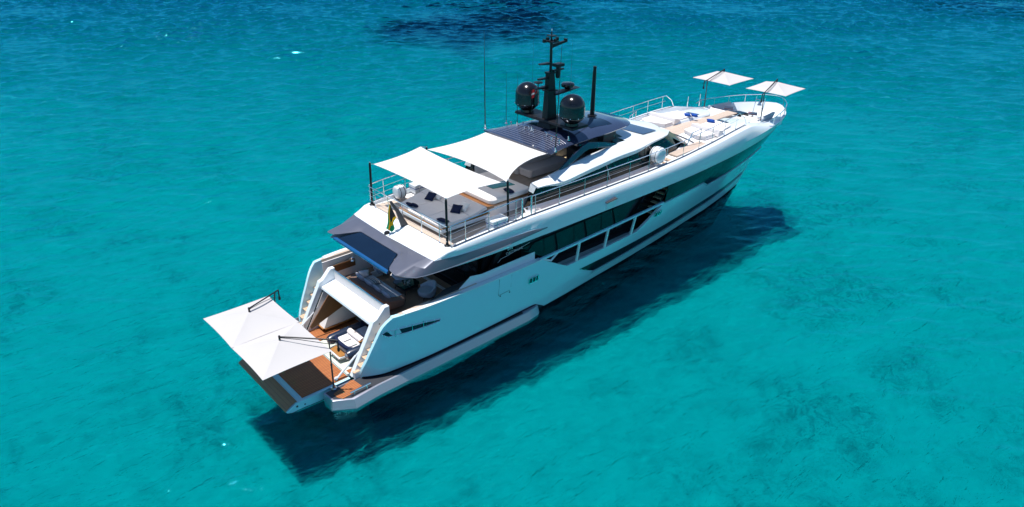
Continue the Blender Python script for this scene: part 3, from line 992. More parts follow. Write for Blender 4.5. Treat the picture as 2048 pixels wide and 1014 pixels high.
# ---- side deck floor, cutaway rail and companion stairs
for sd in (-1, 1):
    mb = MB(); mb.prism([(7.6, sd*2.8), (18.4, sd*2.7)]+[(x, sd*(yb(x, 1.9)-.15)) for x in np.linspace(18.4, 7.6, 12)], 2.051, 2.07)
    build(mb, 'side_deck', 'grey_teak', Y)
    rail = MB()
    P_ = [HP(s, z, -.03, sd) for s, z in zip(np.linspace(8.0, 17.95, 24), np.interp(np.linspace(8.0, 17.95, 24), [8, 17.95], [3.32, 3.56]))]
    rail.quadgrid([[(p[0], p[1]-sd*.04, p[2]+.05) for p in P_], [(p[0], p[1]+sd*.02, p[2]+.05) for p in P_], [(p[0], p[1]+sd*.02, p[2]-.06) for p in P_], [(p[0], p[1]-sd*.10, p[2]-.06) for p in P_], [(p[0], p[1]-sd*.10, p[2]+.05) for p in P_], [(p[0], p[1]-sd*.04, p[2]+.05) for p in P_]])
    rl = build(rail, 'side_rail', 'hull_cyan_bounce', Y, ang=40)
    for x in (10.85, 13.1, 15.4):
        zt_ = np.interp(x, [8, 17.95], [3.32, 3.56])-.05
        a = HP(x, 2.24, -.05, sd); b_ = HP(x, zt_, -.05, sd)
        mb = MB(); mb.hexa([(x-.075, a[1]-.04, 2.24), (x+.075, a[1]-.04, 2.24), (x+.075, a[1]+.04, 2.24), (x-.075, a[1]+.04, 2.24)],
                           [(x-.065, b_[1]-.04, zt_), (x+.065, b_[1]-.04, zt_), (x+.065, b_[1]+.04, zt_), (x-.065, b_[1]+.04, zt_)])
        build(mb, 'stanchion', 'gelcoat', rl)
    mb = MB(); mb.tube([HP(8.8, 2.98, -.06, sd), HP(9.35, 3.36, -.06, sd)], .055, 6); mb.tube([HP(8.25, 3.26, -.05, sd), HP(8.85, 3.0, -.05, sd)], .05, 6)
    build(mb, 'brace', 'gelcoat', rl)
    st = MB()
    for k in range(8):
        x = 17.35+k*.235; z = 2.9+k*.235
        st.box(x, x+.26, sd*2.95-.30, sd*2.95+.27, z, z+.05)
    tr_ = build(st, 'companion_stairs', 'teak_tread', Y, bevel=.008)
    st = MB()
    for oy in (-.31, .28):
        st.tube([(16.9, sd*2.95+oy*.9, 2.25), (17.3, sd*2.95+oy, 2.83), (19.3, sd*2.95+oy, 4.83)], .035, 6)
    build(st, 'stringer', 'chrome', tr_)
# vent cowl on the belt
for sd in (-1, 1):
    a = [HP(12.62, 4.70, -.02, sd), HP(13.36, 4.70, -.02, sd), HP(13.3, 5.18, -.02, sd), HP(12.58, 5.10, -.02, sd)]
    b_ = [HP(12.62, 4.72, .03, sd), HP(13.36, 4.72, .03, sd), HP(13.3, 5.17, .17, sd), HP(12.58, 5.08, .12, sd)]
    mb = MB(); mb.hexa(a, b_); vc = build(mb, 'vent_cowl', 'gelcoat', hull, bevel=.012)
    mb = MB(); mb.hexa([HP(12.57, 5.09, -.02, sd), HP(13.31, 5.18, -.02, sd), HP(13.31, 5.18, .18, sd), HP(12.57, 5.09, .13, sd)],
                       [HP(12.57, 5.13, -.02, sd), HP(13.31, 5.24, -.02, sd), HP(13.31, 5.22, .18, sd), HP(12.57, 5.12, .13, sd)])
    build(mb, 'vent_lid', 'charcoal', vc)

# ---- wheelhouse / upper superstructure
ZB = 5.55
yg0 = pchip([8.0, 9, 12, 16, 19, 20.6, 21.6, 22.3], [2.62, 2.78, 2.90, 2.82, 2.62, 2.35, 1.9, 1.3])     # glass foot
zg1 = pchip([8.6, 9.2, 10.3, 12.4, 14.7, 16.0, 18.0, 20.2], [6.60, 6.58, 6.42, 6.58, 6.72, 6.70, 6.90, 6.88])   # glass / shell boundary
yg1 = pchip([8.6, 10.8, 13, 16, 18.5, 19.6, 20.2], [2.62, 2.76, 2.76, 2.62, 2.35, 2.05, 1.65])
zt1 = pchip([8.6, 9.3, 10.6, 13.15, 15.2, 16.2, 18, 19.5, 20.3], [6.72, 6.78, 6.95, 7.28, 7.36, 7.32, 7.20, 7.05, 6.92])  # shell top edge
yt1 = pchip([8.6, 10.6, 13, 16, 18.5, 19.6, 20.3], [2.28, 2.30, 2.33, 2.15, 1.85, 1.5, 1.0])
mb = MB(); mg = MB()
xs = list(np.linspace(8.75, 20.3, 48))
for sd in (-1, 1):
    rows = []; rg = []; rsk = []
    for x in xs:
        f = (x-8.75)/(20.3-8.75)
        x0 = 8.0+f*(22.0-8.0)*1.0
        g0 = (x0, sd*(yg0(x0)-.12), ZB+.17 if x0 < 19 else ZB+.17+(x0-19)*.08)
        g1 = (x, sd*yg1(x), zg1(x))
        rg.append([g0, tuple(Vector(g0).lerp(Vector(g1), .5)), g1])
        rsk.append([(x0, sd*yg0(x0), 5.40), (x0-.0, sd*(yg0(x0)+.03), 5.45), g0])
        cr = (x, sd*(yg1(x)+.09), zg1(x)+.30*(zt1(x)-zg1(x)))
        top = (x, sd*yt1(x), zt1(x))
        lip = (x, sd*(yg1(x)+.07), zg1(x)+.03)
        lip0 = (x, sd*(yg1(x)-.05), zg1(x)-.02)
        rows.append([lip0, (x, sd*(yg1(x)+.07), zg1(x)-.015), lip, cr, (x, sd*(yt1(x)+.05), zt1(x)-.02), top, (x, sd*(yt1(x)-.10), zt1(x)-.015)])
        if x < 15.8: rows[-1] += [(x, sd*(yt1(x)-.14), 5.42)]
        else: rows[-1] += [(x, sd*(yt1(x)-.2), zt1(x)+.02)]
    mb.quadgrid(rows); mg.quadgrid(rg)
    MBs = MB(); MBs.quadgrid(rsk)
    sk_ = build(MBs, 'house_plinth', 'gelcoat_satin', Y, ang=40)
    # aft end of the side shell: slatted vent and dark return
    mb.add([rows[0][i] for i in (1, 2, 3, 4, 5, 6)]+[(8.75, sd*2.15, 6.42)], [tuple(range(7))])
    mg.add([rg[0][0], rg[0][2], (8.8, sd*2.15, 6.45), (8.3, sd*2.15, 5.44), (8.05, sd*2.6, 5.44)], [(0, 1, 2, 3, 4)])
house = build(mb, 'wheelhouse', 'gelcoat', Y, ang=28)
gl_ = build(mg, 'side_glass', 'glass_green', house, ang=30)
for sd in (-1, 1):
    mb = MB()
    for k in range(6):
        t = k/5
        mb.tube([(8.68-.05*t, sd*(2.27+.36*t), 6.72-.02*k), (8.52-.05*t, sd*(2.27+.36*t), 6.38)], .022, 5)
    build(mb, 'vent_slat', 'gelcoat', house)
    # raised door panel lines on the glass
    mb = MB()
    for x in (13.6, 17.3):
        f = (x-8.75)/(20.3-8.75); x0 = 8.0+f*14.0
        mb.tube([(x0, sd*(yg0(x0)+.02), ZB+.17), (x, sd*(yg1(x)+.02), zg1(x))], .022, 5)
    build(mb, 'mullion', 'silver_grey', gl_)
# roof and forward dark windscreen
mb = MB()
rows = []
for x in np.linspace(15.8, 20.3, 18):
    w = yt1(x)-.02
    rows.append([(x+.12*(1-(abs(q))**2)*(1 if x > 19 else .2), q*w, zt1(x)+.07*(1-q*q)) for q in np.linspace(-1, 1, 15)])
mb.quadgrid(rows)
build(mb, 'roof', 'gelcoat', house, ang=30)
mb = MB()
top = []; bot = []
for q in np.linspace(-1, 1, 25):
    a = abs(q)
    top.append((20.34-.75*a**3+.08*(1-a*a), q*1.78, 6.90-.04*a))
    bot.append((22.35-.50*a**2-.4*a**6, q*2.35, 5.86))
mb.quadgrid([top, [tuple(Vector(p).lerp(Vector(q), .5)+Vector((0, 0, .04))) for p, q in zip(top, bot)], bot])
build(mb, 'windscreen', 'glass_green', house, ang=30)
mb = MB()      # solar panel let into the roof
rows = []
for x in np.linspace(17.25, 18.75, 8):
    w = 2.0-.0*(x-17)-max(0, (x-18.2))*.5
    w = min(w, yt1(x)-.12)
    rows.append([(x+.35*(q*q), q*w, zt1(x)+.085*(1-(q*w/yt1(x))**2)+.012) for q in np.linspace(-1, 1, 13)])
mb.quadgrid(rows)
build(mb, 'solar_panel', 'solar_blue', house, ang=30)
# flybridge inner floor features: windscreen pane, helm console, sofa, bar floor
for sd in (-1, 1):
    mb = MB(); mb.slab([(15.3, sd*1.95, 7.22), (16.25, sd*1.95, 7.22), (16.0, sd*1.0, 7.55), (15.35, sd*1.0, 7.5)], (0, 0, .02))
    build(mb, 'flybridge_screen', 'green_glass', house)
mb = MB(); mb.box(15.5, 15.8, -1.9, 1.9, 5.42, 7.18); mb.box(14.4, 15.5, -.9, .9, 5.44, 6.5)
build(mb, 'helm_console', 'charcoal', house, bevel=.04)
mb = MB(); mb.box(13.2, 15.4, -1.85, 1.85, 5.44, 5.456); build(mb, 'helm_floor', 'tan_floor', house)

# ---- hardtop, arches
HT = [(9.72, 2.52), (9.86, 2.62), (11.5, 2.66), (13.2, 2.55), (14.8, 2.32), (16.0, 2.02), (16.6, 1.8), (16.95, 1.5)]
def hw(x): return float(np.interp(x, [9.72, 10.2, 11.2, 12.6, 14.5, 16.0, 16.7, 17.05], [2.56, 2.42, 2.26, 2.16, 2.06, 1.88, 1.66, 1.35]))
mb = MB()
rt = []; rb = []
for x in np.linspace(9.72, 17.0, 30):
    w = hw(x)
    zt_ = float(np.interp(x, [9.72, 10.5, 12.0, 14, 16, 17.0], [8.10, 8.26, 8.42, 8.46, 8.30, 8.06]))
    zs_ = float(np.interp(x, [9.72, 11, 14, 16, 17.0], [8.06, 8.08, 8.04, 8.02, 7.98]))
    zl_ = float(np.interp(x, [9.72, 11, 14, 16, 17.0], [7.98, 7.90, 7.84, 7.90, 7.93]))
    r = []
    bow_ = .22*(x-9.7)/7.3
    for q in np.linspace(-1, 1, 21):
        a = abs(q)
        z = zs_+(zt_-zs_)*(1-a**4)
        r.append((x+bow_*(1-a*a), q*w, z))
    rt.append(r)
    low = [(x+bow_*(1-q*q), q*(w-.35 if abs(q) == 1 else (w-.4)), zl_) for q in (1, .5, 0, -.5, -1)]
    rb.append([r[-1], (x, w-.02, zs_-.05)]+low+[(x, -w+.02, zs_-.05), r[0]])
mb.quadgrid(rt); mb.quadgrid(rb)
mb.add(rt[0]+rb[0][1:-1], [tuple(range(len(rt[0])+len(rb[0])-2))])
mb.add(rt[-1]+rb[-1][1:-1], [tuple(range(len(rt[-1])+len(rb[-1])-2))])
ht = build(mb, 'hardtop', 'hardtop_navy', Y, ang=30)
def ztopht(x, y):
    zt_ = float(np.interp(x, [9.72, 10.5, 12.0, 14, 16, 17.0], [8.10, 8.26, 8.42, 8.46, 8.30, 8.06]))
    zs_ = float(np.interp(x, [9.72, 11, 14, 16, 17.0], [8.06, 8.08, 8.04, 8.02, 7.98]))
    return zs_+(zt_-zs_)*(1-min(1, abs(y)/hw(x))**4)
mb = MB()      # louvre slats
for k in range(9):
    x = 9.86+k*.165
    rows = [[(x, y, ztopht(x, y)+.012), (x+.012, y, ztopht(x+.012, y)+.020), (x+.022, y, ztopht(x+.022, y)+.008)] for y in np.linspace(-2.1, 2.1, 12)]
    mb.quadgrid(rows)
build(mb, 'louvre_slat', 'silver_grey', ht, ang=30)
mb = MB()
rows = [[(x, y, ztopht(x, y)+.012) for y in np.linspace(-1.55, -.1, 8)] for x in np.linspace(13.6, 15.3, 6)]
mb.quadgrid(rows)
build(mb, 'skylight', 'glass_blue', ht)
for sd in (-1, 1):
    mb = MB()
    path = [(10.55, 6.74, .13), (11.3, 7.25, .15), (12.2, 7.78, .17), (12.55, 7.86, .17), (13.4, 7.72, .15), (14.4, 7.45, .12), (15.3, 7.24, .06)]
    loops = []
    for x, z, h in path:
        y = sd*(yt1(x)-.05+(.12 if x > 11.8 and x < 14 else 0))
        loops.append([(x-.05, y-.09, z-h), (x+.05, y-.09, z-h*.9), (x+.05, y+.09, z-h*.9), (x, y+.09, z+h*.8), (x-.05, y-.06, z+h)])
    mb.loft(loops)
    mb.box(12.1, 12.9, sd*1.95-.1, sd*1.95+.1, 7.8, 7.98)
    build(mb, 'arch', 'hardtop_navy', ht, ang=40)
mb = MB(); mb.box(13.9, 14.5, -1.3, 1.3, 7.1, 7.9); mb.box(14.6, 15.6, -1.6, 1.6, 7.3, 7.9)
build(mb, 'hardtop_pillar', 'charcoal', ht)

# ---- mast with domes and aerials
mb = MB()
mb.loft([[(11.55+.0, y, 8.72), (12.75, y, 8.72), (12.7, y, 8.86), (11.6, y, 8.86)] for y in (-2.15, -1.0, 0, 1.0, 2.15)])
mb.hexa([(11.6, -.5, 8.40), (12.9, -.5, 8.40), (12.9, .5, 8.40), (11.6, .5, 8.40)], [(11.75, -.4, 8.74), (12.6, -.4, 8.74), (12.6, .4, 8.74), (11.75, .4, 8.74)])
ms = build(mb, 'radar_mast', 'black_mast', Y, bevel=.03)
mb = MB()
mb.hexa([(11.72, -.2, 8.86), (12.42, -.2, 8.86), (12.42, .2, 8.86), (11.72, .2, 8.86)], [(11.84, -.13, 11.2), (12.22, -.13, 11.2), (12.22, .13, 11.2), (11.84, .13, 11.2)])
mb.box(11.8, 12.26, -.17, .17, 11.15, 11.24)
mb.tube([(12.05, 0, 11.2), (12.05, 0, 12.75)], .07, 10)
mb.tube([(12.05, 0, 12.7), (12.06, 0, 12.95), (12.06, 0, 13.25)], [.07, .045, .02], 8)
build(mb, 'mast_column', 'black_mast', ms, bevel=.015)
mb = MB(); mb.ell((12.06, 0, 13.3), (.035, .035, .06)); build(mb, 'anchor_light', 'chrome', ms)
def arm(name, pts, r):
    mb = MB(); mb.tube(pts, r, 6); build(mb, name, 'black_mast', ms)
mb = MB(); mb.hexa([(12.2, -.1, 9.95), (14.1, -.06, 10.08), (14.1, .06, 10.08), (12.2, .1, 9.95)], [(12.2, -.22, 10.12), (14.1, -.22, 10.16), (14.1, .22, 10.16), (12.2, .22, 10.12)])
build(mb, 'spreader', 'black_mast', ms)
mb = MB(); mb.lathe((13.35, 0, 10.16), [(.02, 0), (.14, .0), (.18, .08), (.33, .12), (.36, .2), (.34, .28), (.26, .32), (.02, .33)], 24)
build(mb, 'radar_scanner', 'dome_black', ms)
mb = MB(); mb.hexa([(11.2, -.05, 10.93), (11.9, -.1, 10.9), (11.9, .1, 10.9), (11.2, .05, 10.93)], [(11.2, -.09, 11.0), (11.9, -.12, 11.0), (11.9, .12, 11.0), (11.2, .09, 11.0)])
mb.hexa([(11.0, -.05, 10.5), (11.8, -.1, 10.42), (11.8, .1, 10.42), (11.0, .05, 10.5)], [(11.0, -.1, 10.56), (11.8, -.15, 10.56), (11.8, .15, 10.56), (11.0, .1, 10.56)])
mb.lathe((11.2, 0, 10.56), [(.02, 0), (.03, .2), (.22, .24), (.24, .28), (.02, .32)], 12)
mb.hexa([(11.25, -.05, 11.68), (11.95, -.1, 11.62), (11.95, .1, 11.62), (11.25, .05, 11.68)], [(11.25, -.1, 11.73), (11.95, -.12, 11.73), (11.95, .12, 11.73), (11.25, .1, 11.73)])
build(mb, 'spreader', 'black_mast', ms)
mb = MB(); mb.box(12.2, 12.95, -.08, .08, 11.24, 11.31); mb.box(12.35, 12.85, -.2, .2, 11.44, 11.58); mb.tube([(12.58, 0, 11.5), (12.58, 0, 10.95)], [.10, .13], 12); mb.ell((12.58, 0, 10.95), (.13, .13, .13))
build(mb, 'night_camera', 'black_mast', ms)
mb = MB(); mb.hexa([(12.1, -.05, 12.42), (13.15, -.05, 12.6), (13.15, .05, 12.6), (12.1, .05, 12.42)], [(12.1, -.05, 12.6), (13.15, -.05, 12.68), (13.15, .05, 12.68), (12.1, .05, 12.6)])
mb.box(11.5, 12.5, -.06, .06, 12.74, 12.80); mb.box(11.8, 12.3, -.3, .3, 12.72, 12.77)
for p in ((11.55, 0), (12.45, 0), (12.05, -.28), (12.05, .28)): mb.box(p[0]-.06, p[0]+.06, p[1]-.06, p[1]+.06, 12.77, 12.90)
mb.box(11.9, 12.22, -.2, .2, 13.0, 13.04); mb.box(13.0, 13.12, -.07, .07, 12.62, 12.76)
mb.box(11.75, 12.35, -.28, .28, 10.28, 10.33)
build(mb, 'spreader', 'black_mast', ms)
for y in (1.65, -1.65):
    mb = MB()
    prof = [(.02, 8.84), (.36, 8.84), (.34, 8.98), (.62, 9.24), (.66, 9.3), (.66, 9.36), (.645, 9.42), (.645, 9.80)]
    for k in range(1, 9):
        a = math.pi/2*k/8; prof.append((max(.02, .645*math.cos(a)), 9.80+.62*math.sin(a)))
    mb.lathe((12.02, y, 0), prof, 36)
    dm = build(mb, 'satellite_dome', 'dome_black', ms, ang=40)
    mb = MB()
    for k in range(10):
        a = 2*math.pi*k/10; mb.ell((12.02+.665*math.cos(a), y+.665*math.sin(a), 9.33), (.028, .028, .028), 6, 5)
    build(mb, 'bolt', 'chrome', dm)
def whip(x, y, z, h, r, m='black_mast', lean=(0, 0)):
    mb = MB(); mb.tube([(x, y, z), (x+lean[0]*.4, y+lean[1]*.4, z+h*.4), (x+lean[0], y+lean[1], z+h)], [r*.9, r*.7, r*.22], 6)
    w = build(mb, 'whip_aerial', m, ht)
    mb = MB(); mb.lathe((x, y, z), [(.01, -.02), (.09, -.02), (.09, .03), (.04, .06), (.03, .2), (.01, .2)], 10)
    build(mb, 'aerial_base', 'chrome', w)
whip(9.84, 2.56, 8.14, 5.0, .035); whip(9.98, -2.56, 8.14, 5.1, .035, lean=(.2, 0))
whip(11.1, 2.3, 8.2, 2.75, .018); whip(11.08, 1.4, 8.3, 2.75, .018); whip(11.5, -1.96, 8.25, 5.0, .012); whip(11.0, .2, 8.35, 5.2, .010)
mb = MB(); mb.tube([(15.16, -.2, 8.42), (15.16, -.2, 10.6), (15.17, -.2, 11.1)], [.13, .10, .09], 12); mb.lathe((15.16, -.2, 8.42), [(.02, 0), (.26, 0), (.26, .04), (.14, .06)], 16)
build(mb, 'exhaust_pole', 'black_mast', ht)
mb = MB()
for x, y in ((11.08, 1.89), (10.9, .66), (10.9, -.02), (10.95, -.95), (10.86, -1.94), (11.0, .4), (10.75, -1.5), (11.2, 1.1)):
    z = ztopht(x, y); mb.tube([(x, y, z), (x, y, z+.16)], .03, 6); mb.ell((x, y, z+.18), (.07, .05, .05), 8, 6)
for y0, y1 in ((1.3, .4), (-.6, -1.7)): mb.tube([(11.15, y0, ztopht(11.15, y0)+.12), (11.15, y1, ztopht(11.15, y1)+.12)], .015, 5)
build(mb, 'deck_fitting', 'chrome', ht)

# ---- rails of the upper deck
def railing(name, pts, posts, h=1.0, wires=(.33, .62), r=.022, topm='chrome', end_drop=False, basefn=None):
    """pts: (x, y, z) along the coaming"""
    P = [Vector(p) for p in pts]
    T = [p+Vector((0, 0, h)) for p in P]
    if end_drop: T = T+[P[-1]+Vector((.65, 0, h*.55)), P[-1]+Vector((.95, 0, .05))]
    mb = MB(); mb.tube(T, r, 8)
    rl = build(mb, name, topm, Y)
    mb = MB()
    for w in wires: mb.tube([p+Vector((0, 0, h*w)) for p in P], .010, 5)
    build(mb, 'guard_wire', 'wire', rl)
    for q in posts:
        q = Vector(q); mb = MB(); mb.tube([q, q+Vector((0, 0, h))], .017, 6); mb.lathe(q, [(.005, 0), (.05, 0), (.05, .02), (.02, .05)], 8)
        build(mb, 'stanchion', 'chrome', rl)
    return rl
for sd in (-1, 1):
    rp = lambda x: (x, sd*(yrb(x)-.06), zrb(x))
    A = [2.95, 3.8, 5.1, 6.45, 6.9]
    railing('side_railing', [rp(x) for x in np.linspace(2.95, 7.05, 9)], [rp(x) for x in (2.98, 3.78, 5.1, 6.72)], .98)
    B = (7.95, 9.56, 11.37, 13.1, 14.9, 16.55, 18.2, 19.8, 21.4, 22.8, 24.2, 25.6)
    railing('side_railing', [rp(x) for x in np.linspace(7.72, 25.9, 44)], [rp(x) for x in B], .92, wires=(.6,) if True else (), end_drop=True)
    for x in (7.1, 7.68):
        q = Vector(rp(x)); mb = MB(); mb.tube([q, q+Vector((0, 0, .96))], .045, 8); build(mb, 'gate_post', 'chrome', Y)
    q0, q1 = Vector(rp(7.1)), Vector(rp(7.68))
    mb = MB()
    for h in (.45, .95): mb.tube([q0+Vector((0, 0, h)), q1+Vector((0, 0, h))], .018, 6)
    build(mb, 'gate_bar', 'chrome', Y)
    # toe line: dark foot strip along the coaming
    mb = MB(); mb.tube([(x, sd*(yrb(x)+.0), zrb(x)+.012) for x in np.linspace(2.95, 26.8, 60)], .02, 5)
    build(mb, 'toe_strip', 'charcoal', Y)
railing('aft_railing', [(2.86, y, 5.51) for y in np.linspace(-3.15, 3.15, 9)], [(2.86, y, 5.51) for y in (-2.6, -1.25, .25, 1.45, 2.6)], .97, wires=(.25, .5, .75))
# fore-deck pulpit
mb = MB()
bowr = []
for s in np.linspace(30.4, 35.9, 22):
    p = HP(s, 5.5, -.05, 1); bowr.append(Vector((p[0], p[1], 5.5)))
path = [v+Vector((0, 0, .55)) for v in bowr]+[Vector((v.x, -v.y, v.z+.55)) for v in reversed(bowr)]
mb.tube([bowr[0]+Vector((-.6, 0, .4))]+path+[Vector((bowr[0].x-.6, -bowr[0].y, bowr[0].z+.4))], .026, 8)
pul = build(mb, 'pulpit_rail', 'chrome', Y)
for i in (0, 5, 10, 15, 19):
    for sd in (-1, 1):
        q = bowr[i].copy(); q.y *= sd
        mb = MB(); mb.tube([q, q+Vector((0, 0, .55))], .022, 6); build(mb, 'stanchion', 'chrome', pul)
for x, y in ((28.0, 2.5), (29.2, 2.35)):
    mb = MB(); mb.tube([(x, y, 5.9), (x, y, 6.75)], .025, 6); build(mb, 'flag_socket', 'chrome', Y)

# ---- foredeck: coachroof, teak walkway, cockpit
mb = MB()
zf = lin([19, 22, 24, 27, 30], [5.85, 5.88, 5.90, 5.85, 5.62])
for sd in (-1, 1):
    rows = []
    for x in np.linspace(17.6, 29.9, 34):
        yo = yrb(x)-.15
        z0 = float(np.interp(x, [17.6, 19.2, 22, 24, 27, 29.9], [5.45, 5.78, 5.86, 5.88, 5.85, 5.60]))
        rows.append([(x, sd*yo, z0), (x, sd*(yo*.6+.25), z0+.01), (x, sd*.55, z0+.02), (x, 0, z0+.02)])
    mb.quadgrid(rows)
fd = build(mb, 'foredeck', 'deck_paint', Y, ang=30)
mb = MB(); mb.prism([(22.3, -.70), (24.2, -.62), (26.3, -.5), (27.8, -.36), (29.7, -.4), (29.7, .4), (27.8, .36), (26.3, .5), (24.2, .62), (22.3, .70)], 5.86, 5.912)
build(mb, 'walkway', 'teak', fd)
for sd in (-1, 1):
    mb = MB(); mb.prism([(19.4, sd*2.5), (22.6, sd*2.25), (22.6, sd*2.95), (19.4, sd*3.08)], 5.82, 5.895); build(mb, 'side_walkway', 'teak', fd)
    mb = MB()
    for k in range(3): mb.box(18.1+k*.3, 18.4+k*.3, sd*2.82-.35, sd*2.82+.3, 5.44, 5.55+k*.11)
    build(mb, 'step', 'teak_tread', fd, bevel=.01)
    mb = MB(); mb.tube([(21.3, sd*2.35, 5.9), (21.7, sd*2.38, 6.62), (22.4, sd*2.5, 6.75), (22.4, sd*2.5, 5.9)], .03, 8); build(mb, 'grab_rail', 'chrome', fd)
mb = MB()      # trim rail across the windscreen foot
mb.tube([(22.55-.12*(q*2)**2, q*2.3*1.0, 5.93) for q in np.linspace(-1, 1, 15)], .03, 6)
build(mb, 'wiper_rail', 'charcoal', fd)
# raised pads (moulded) that carry the sun cushions, with blue hatches
for sd in (-1, 1):
    mb = MB()
    bot = [(24.2, sd*.66), (26.4, sd*.58), (27.9, sd*.55), (28.7, sd*1.0), (29.2, sd*1.9), (28.2, sd*2.2), (24.2, sd*2.72)]
    top = [(24.25, sd*.72), (26.4, sd*.66), (27.7, sd*.66), (28.4, sd*1.05), (28.7, sd*1.8), (28.0, sd*2.1), (24.25, sd*2.6)]
    mb.hexa([(x, y, 5.86) for x, y in bot], [(x, y, 6.06-max(0, (x-27))*.08) for x, y in top])
    pd = build(mb, 'lounge_moulding', 'gelcoat', fd, bevel=.05, seg=3)
    mb = MB(); mb.slab([(26.55, sd*1.6, 6.075), (26.85, sd*1.58, 6.07), (27.0, sd*.78, 6.065), (26.65, sd*.78, 6.075)], (0, 0, .012))
    build(mb, 'hatch', 'solar_blue', pd)
# bow cockpit
mb = MB()
mb.prism([(29.7, -2.2), (32.6, -1.9), (32.6, 1.9), (29.7, 2.2)], 4.95, 5.0)
ck = build(mb, 'bow_cockpit', 'teak', Y)
mb = MB(); mb.box(29.75, 29.85, -.55, .55, 5.0, 5.6); mb.box(29.75, 29.9, .55, 2.35, 5.0, 5.64); mb.box(29.75, 29.9, -2.35, -.55, 5.0, 5.64)
for sd in (-1, 1): mb.hexa([(29.8, sd*2.1, 4.95), (32.6, sd*1.8, 4.95), (32.6, sd*2.2, 4.95), (29.8, sd*2.55, 4.95)], [(29.8, sd*2.1, 5.62), (32.6, sd*1.8, 5.45), (32.6, sd*2.28, 5.48), (29.8, sd*2.6, 5.62)])
build(mb, 'cockpit_coaming', 'gelcoat', ck, bevel=.03)
mb = MB(); mb.prism([(31.8, .45), (32.5, .35), (32.5, 1.2), (31.9, 1.3)], 5.0, 5.22); ch_ = build(mb, 'chain_locker', 'charcoal', ck, bevel=.02)
mb = MB()
for k in range(3): mb.box(31.85+k*.22, 32.03+k*.22, .5, 1.1, 5.225, 5.24)
build(mb, 'hatch', 'green_glass', ch_)
mb = MB()      # anchor frame with bell
for y in (-.35, .35): mb.tube([(33.0, y, 4.85), (33.3, y, 6.3)], .025, 6)
mb.tube([(33.25, -.35, 6.1), (33.25, .35, 6.1)], .02, 6)
bf = build(mb, 'bell_frame', 'chrome', ck)
mb = MB(); mb.lathe((33.2, 0, 5.75), [(.02, .28), (.06, .27), (.09, .2), (.11, .08), (.17, 0), (.16, -.01), (.02, .0)], 16); build(mb, 'bell', 'chrome', bf)

# ---- stern: beach club, pillars, stairs, sponson platforms, folding platform
mb = MB()
mb.box(-2.05, 4.4, -2.2, 2.2, .30, .50)
gf = build(mb, 'garage_floor', 'garage_floor', Y)
mb = MB()
mb.box(4.3, 4.4, -2.2, 2.2, .5, 1.9)
for sd in (-1, 1):
    mb.hexa([(-1.75, sd*2.18, .5), (4.3, sd*2.18, .5), (4.3, sd*2.12, .5), (-1.75, sd*2.12, .5)], [(-.62, sd*2.18, 2.4), (4.3, sd*2.18, 2.4), (4.3, sd*2.12, 2.4), (-.62, sd*2.12, 2.4)])
build(mb, 'garage_wall', 'gelcoat_satin', gf)
mb = MB(); mb.box(.3, 4.3, -2.1, 2.1, 1.82, 1.9); build(mb, 'garage_ceiling', 'charcoal', gf)
# transom lintel: white slab over the opening and aft bulkhead up to the glass
mb = MB()
mb.hexa([(-.72, -2.3, 2.45), (.02, -2.3, 2.62), (.02, 2.3, 2.62), (-.72, 2.3, 2.45)], [(-.68, -2.3, 2.56), (.02, -2.3, 2.72), (.02, 2.3, 2.72), (-.68, 2.3, 2.56)])
mb.box(-.02, .10, -2.35, 2.35, 2.0, 2.70)
lt_ = build(mb, 'transom_lintel', 'gelcoat', Y, bevel=.015)
mb = MB(); mb.tube([(-.69, -2.1, 2.44), (-.69, 2.1, 2.44)], .03, 6)
for sd in (-1, 1): mb.tube([(-.69, sd*2.09, 2.44), (-1.8, sd*2.09, .55)], .03, 6)
build(mb, 'door_seal', 'boot_black', lt_)
mb = MB(); mb.hexa([(.03, -2.3, 2.70), (.06, -2.3, 2.70), (.06, 2.3, 2.70), (.03, 2.3, 2.70)], [(.06, -2.3, 3.14), (.09, -2.3, 3.14), (.09, 2.3, 3.14), (.06, 2.3, 3.14)])
ag = build(mb, 'aft_balustrade', 'cushion_grey', Y)
mb = MB(); mb.tube([(.08, -2.35, 3.17), (.08, 2.4, 3.17)], .035, 8); build(mb, 'handrail', 'chrome', ag)
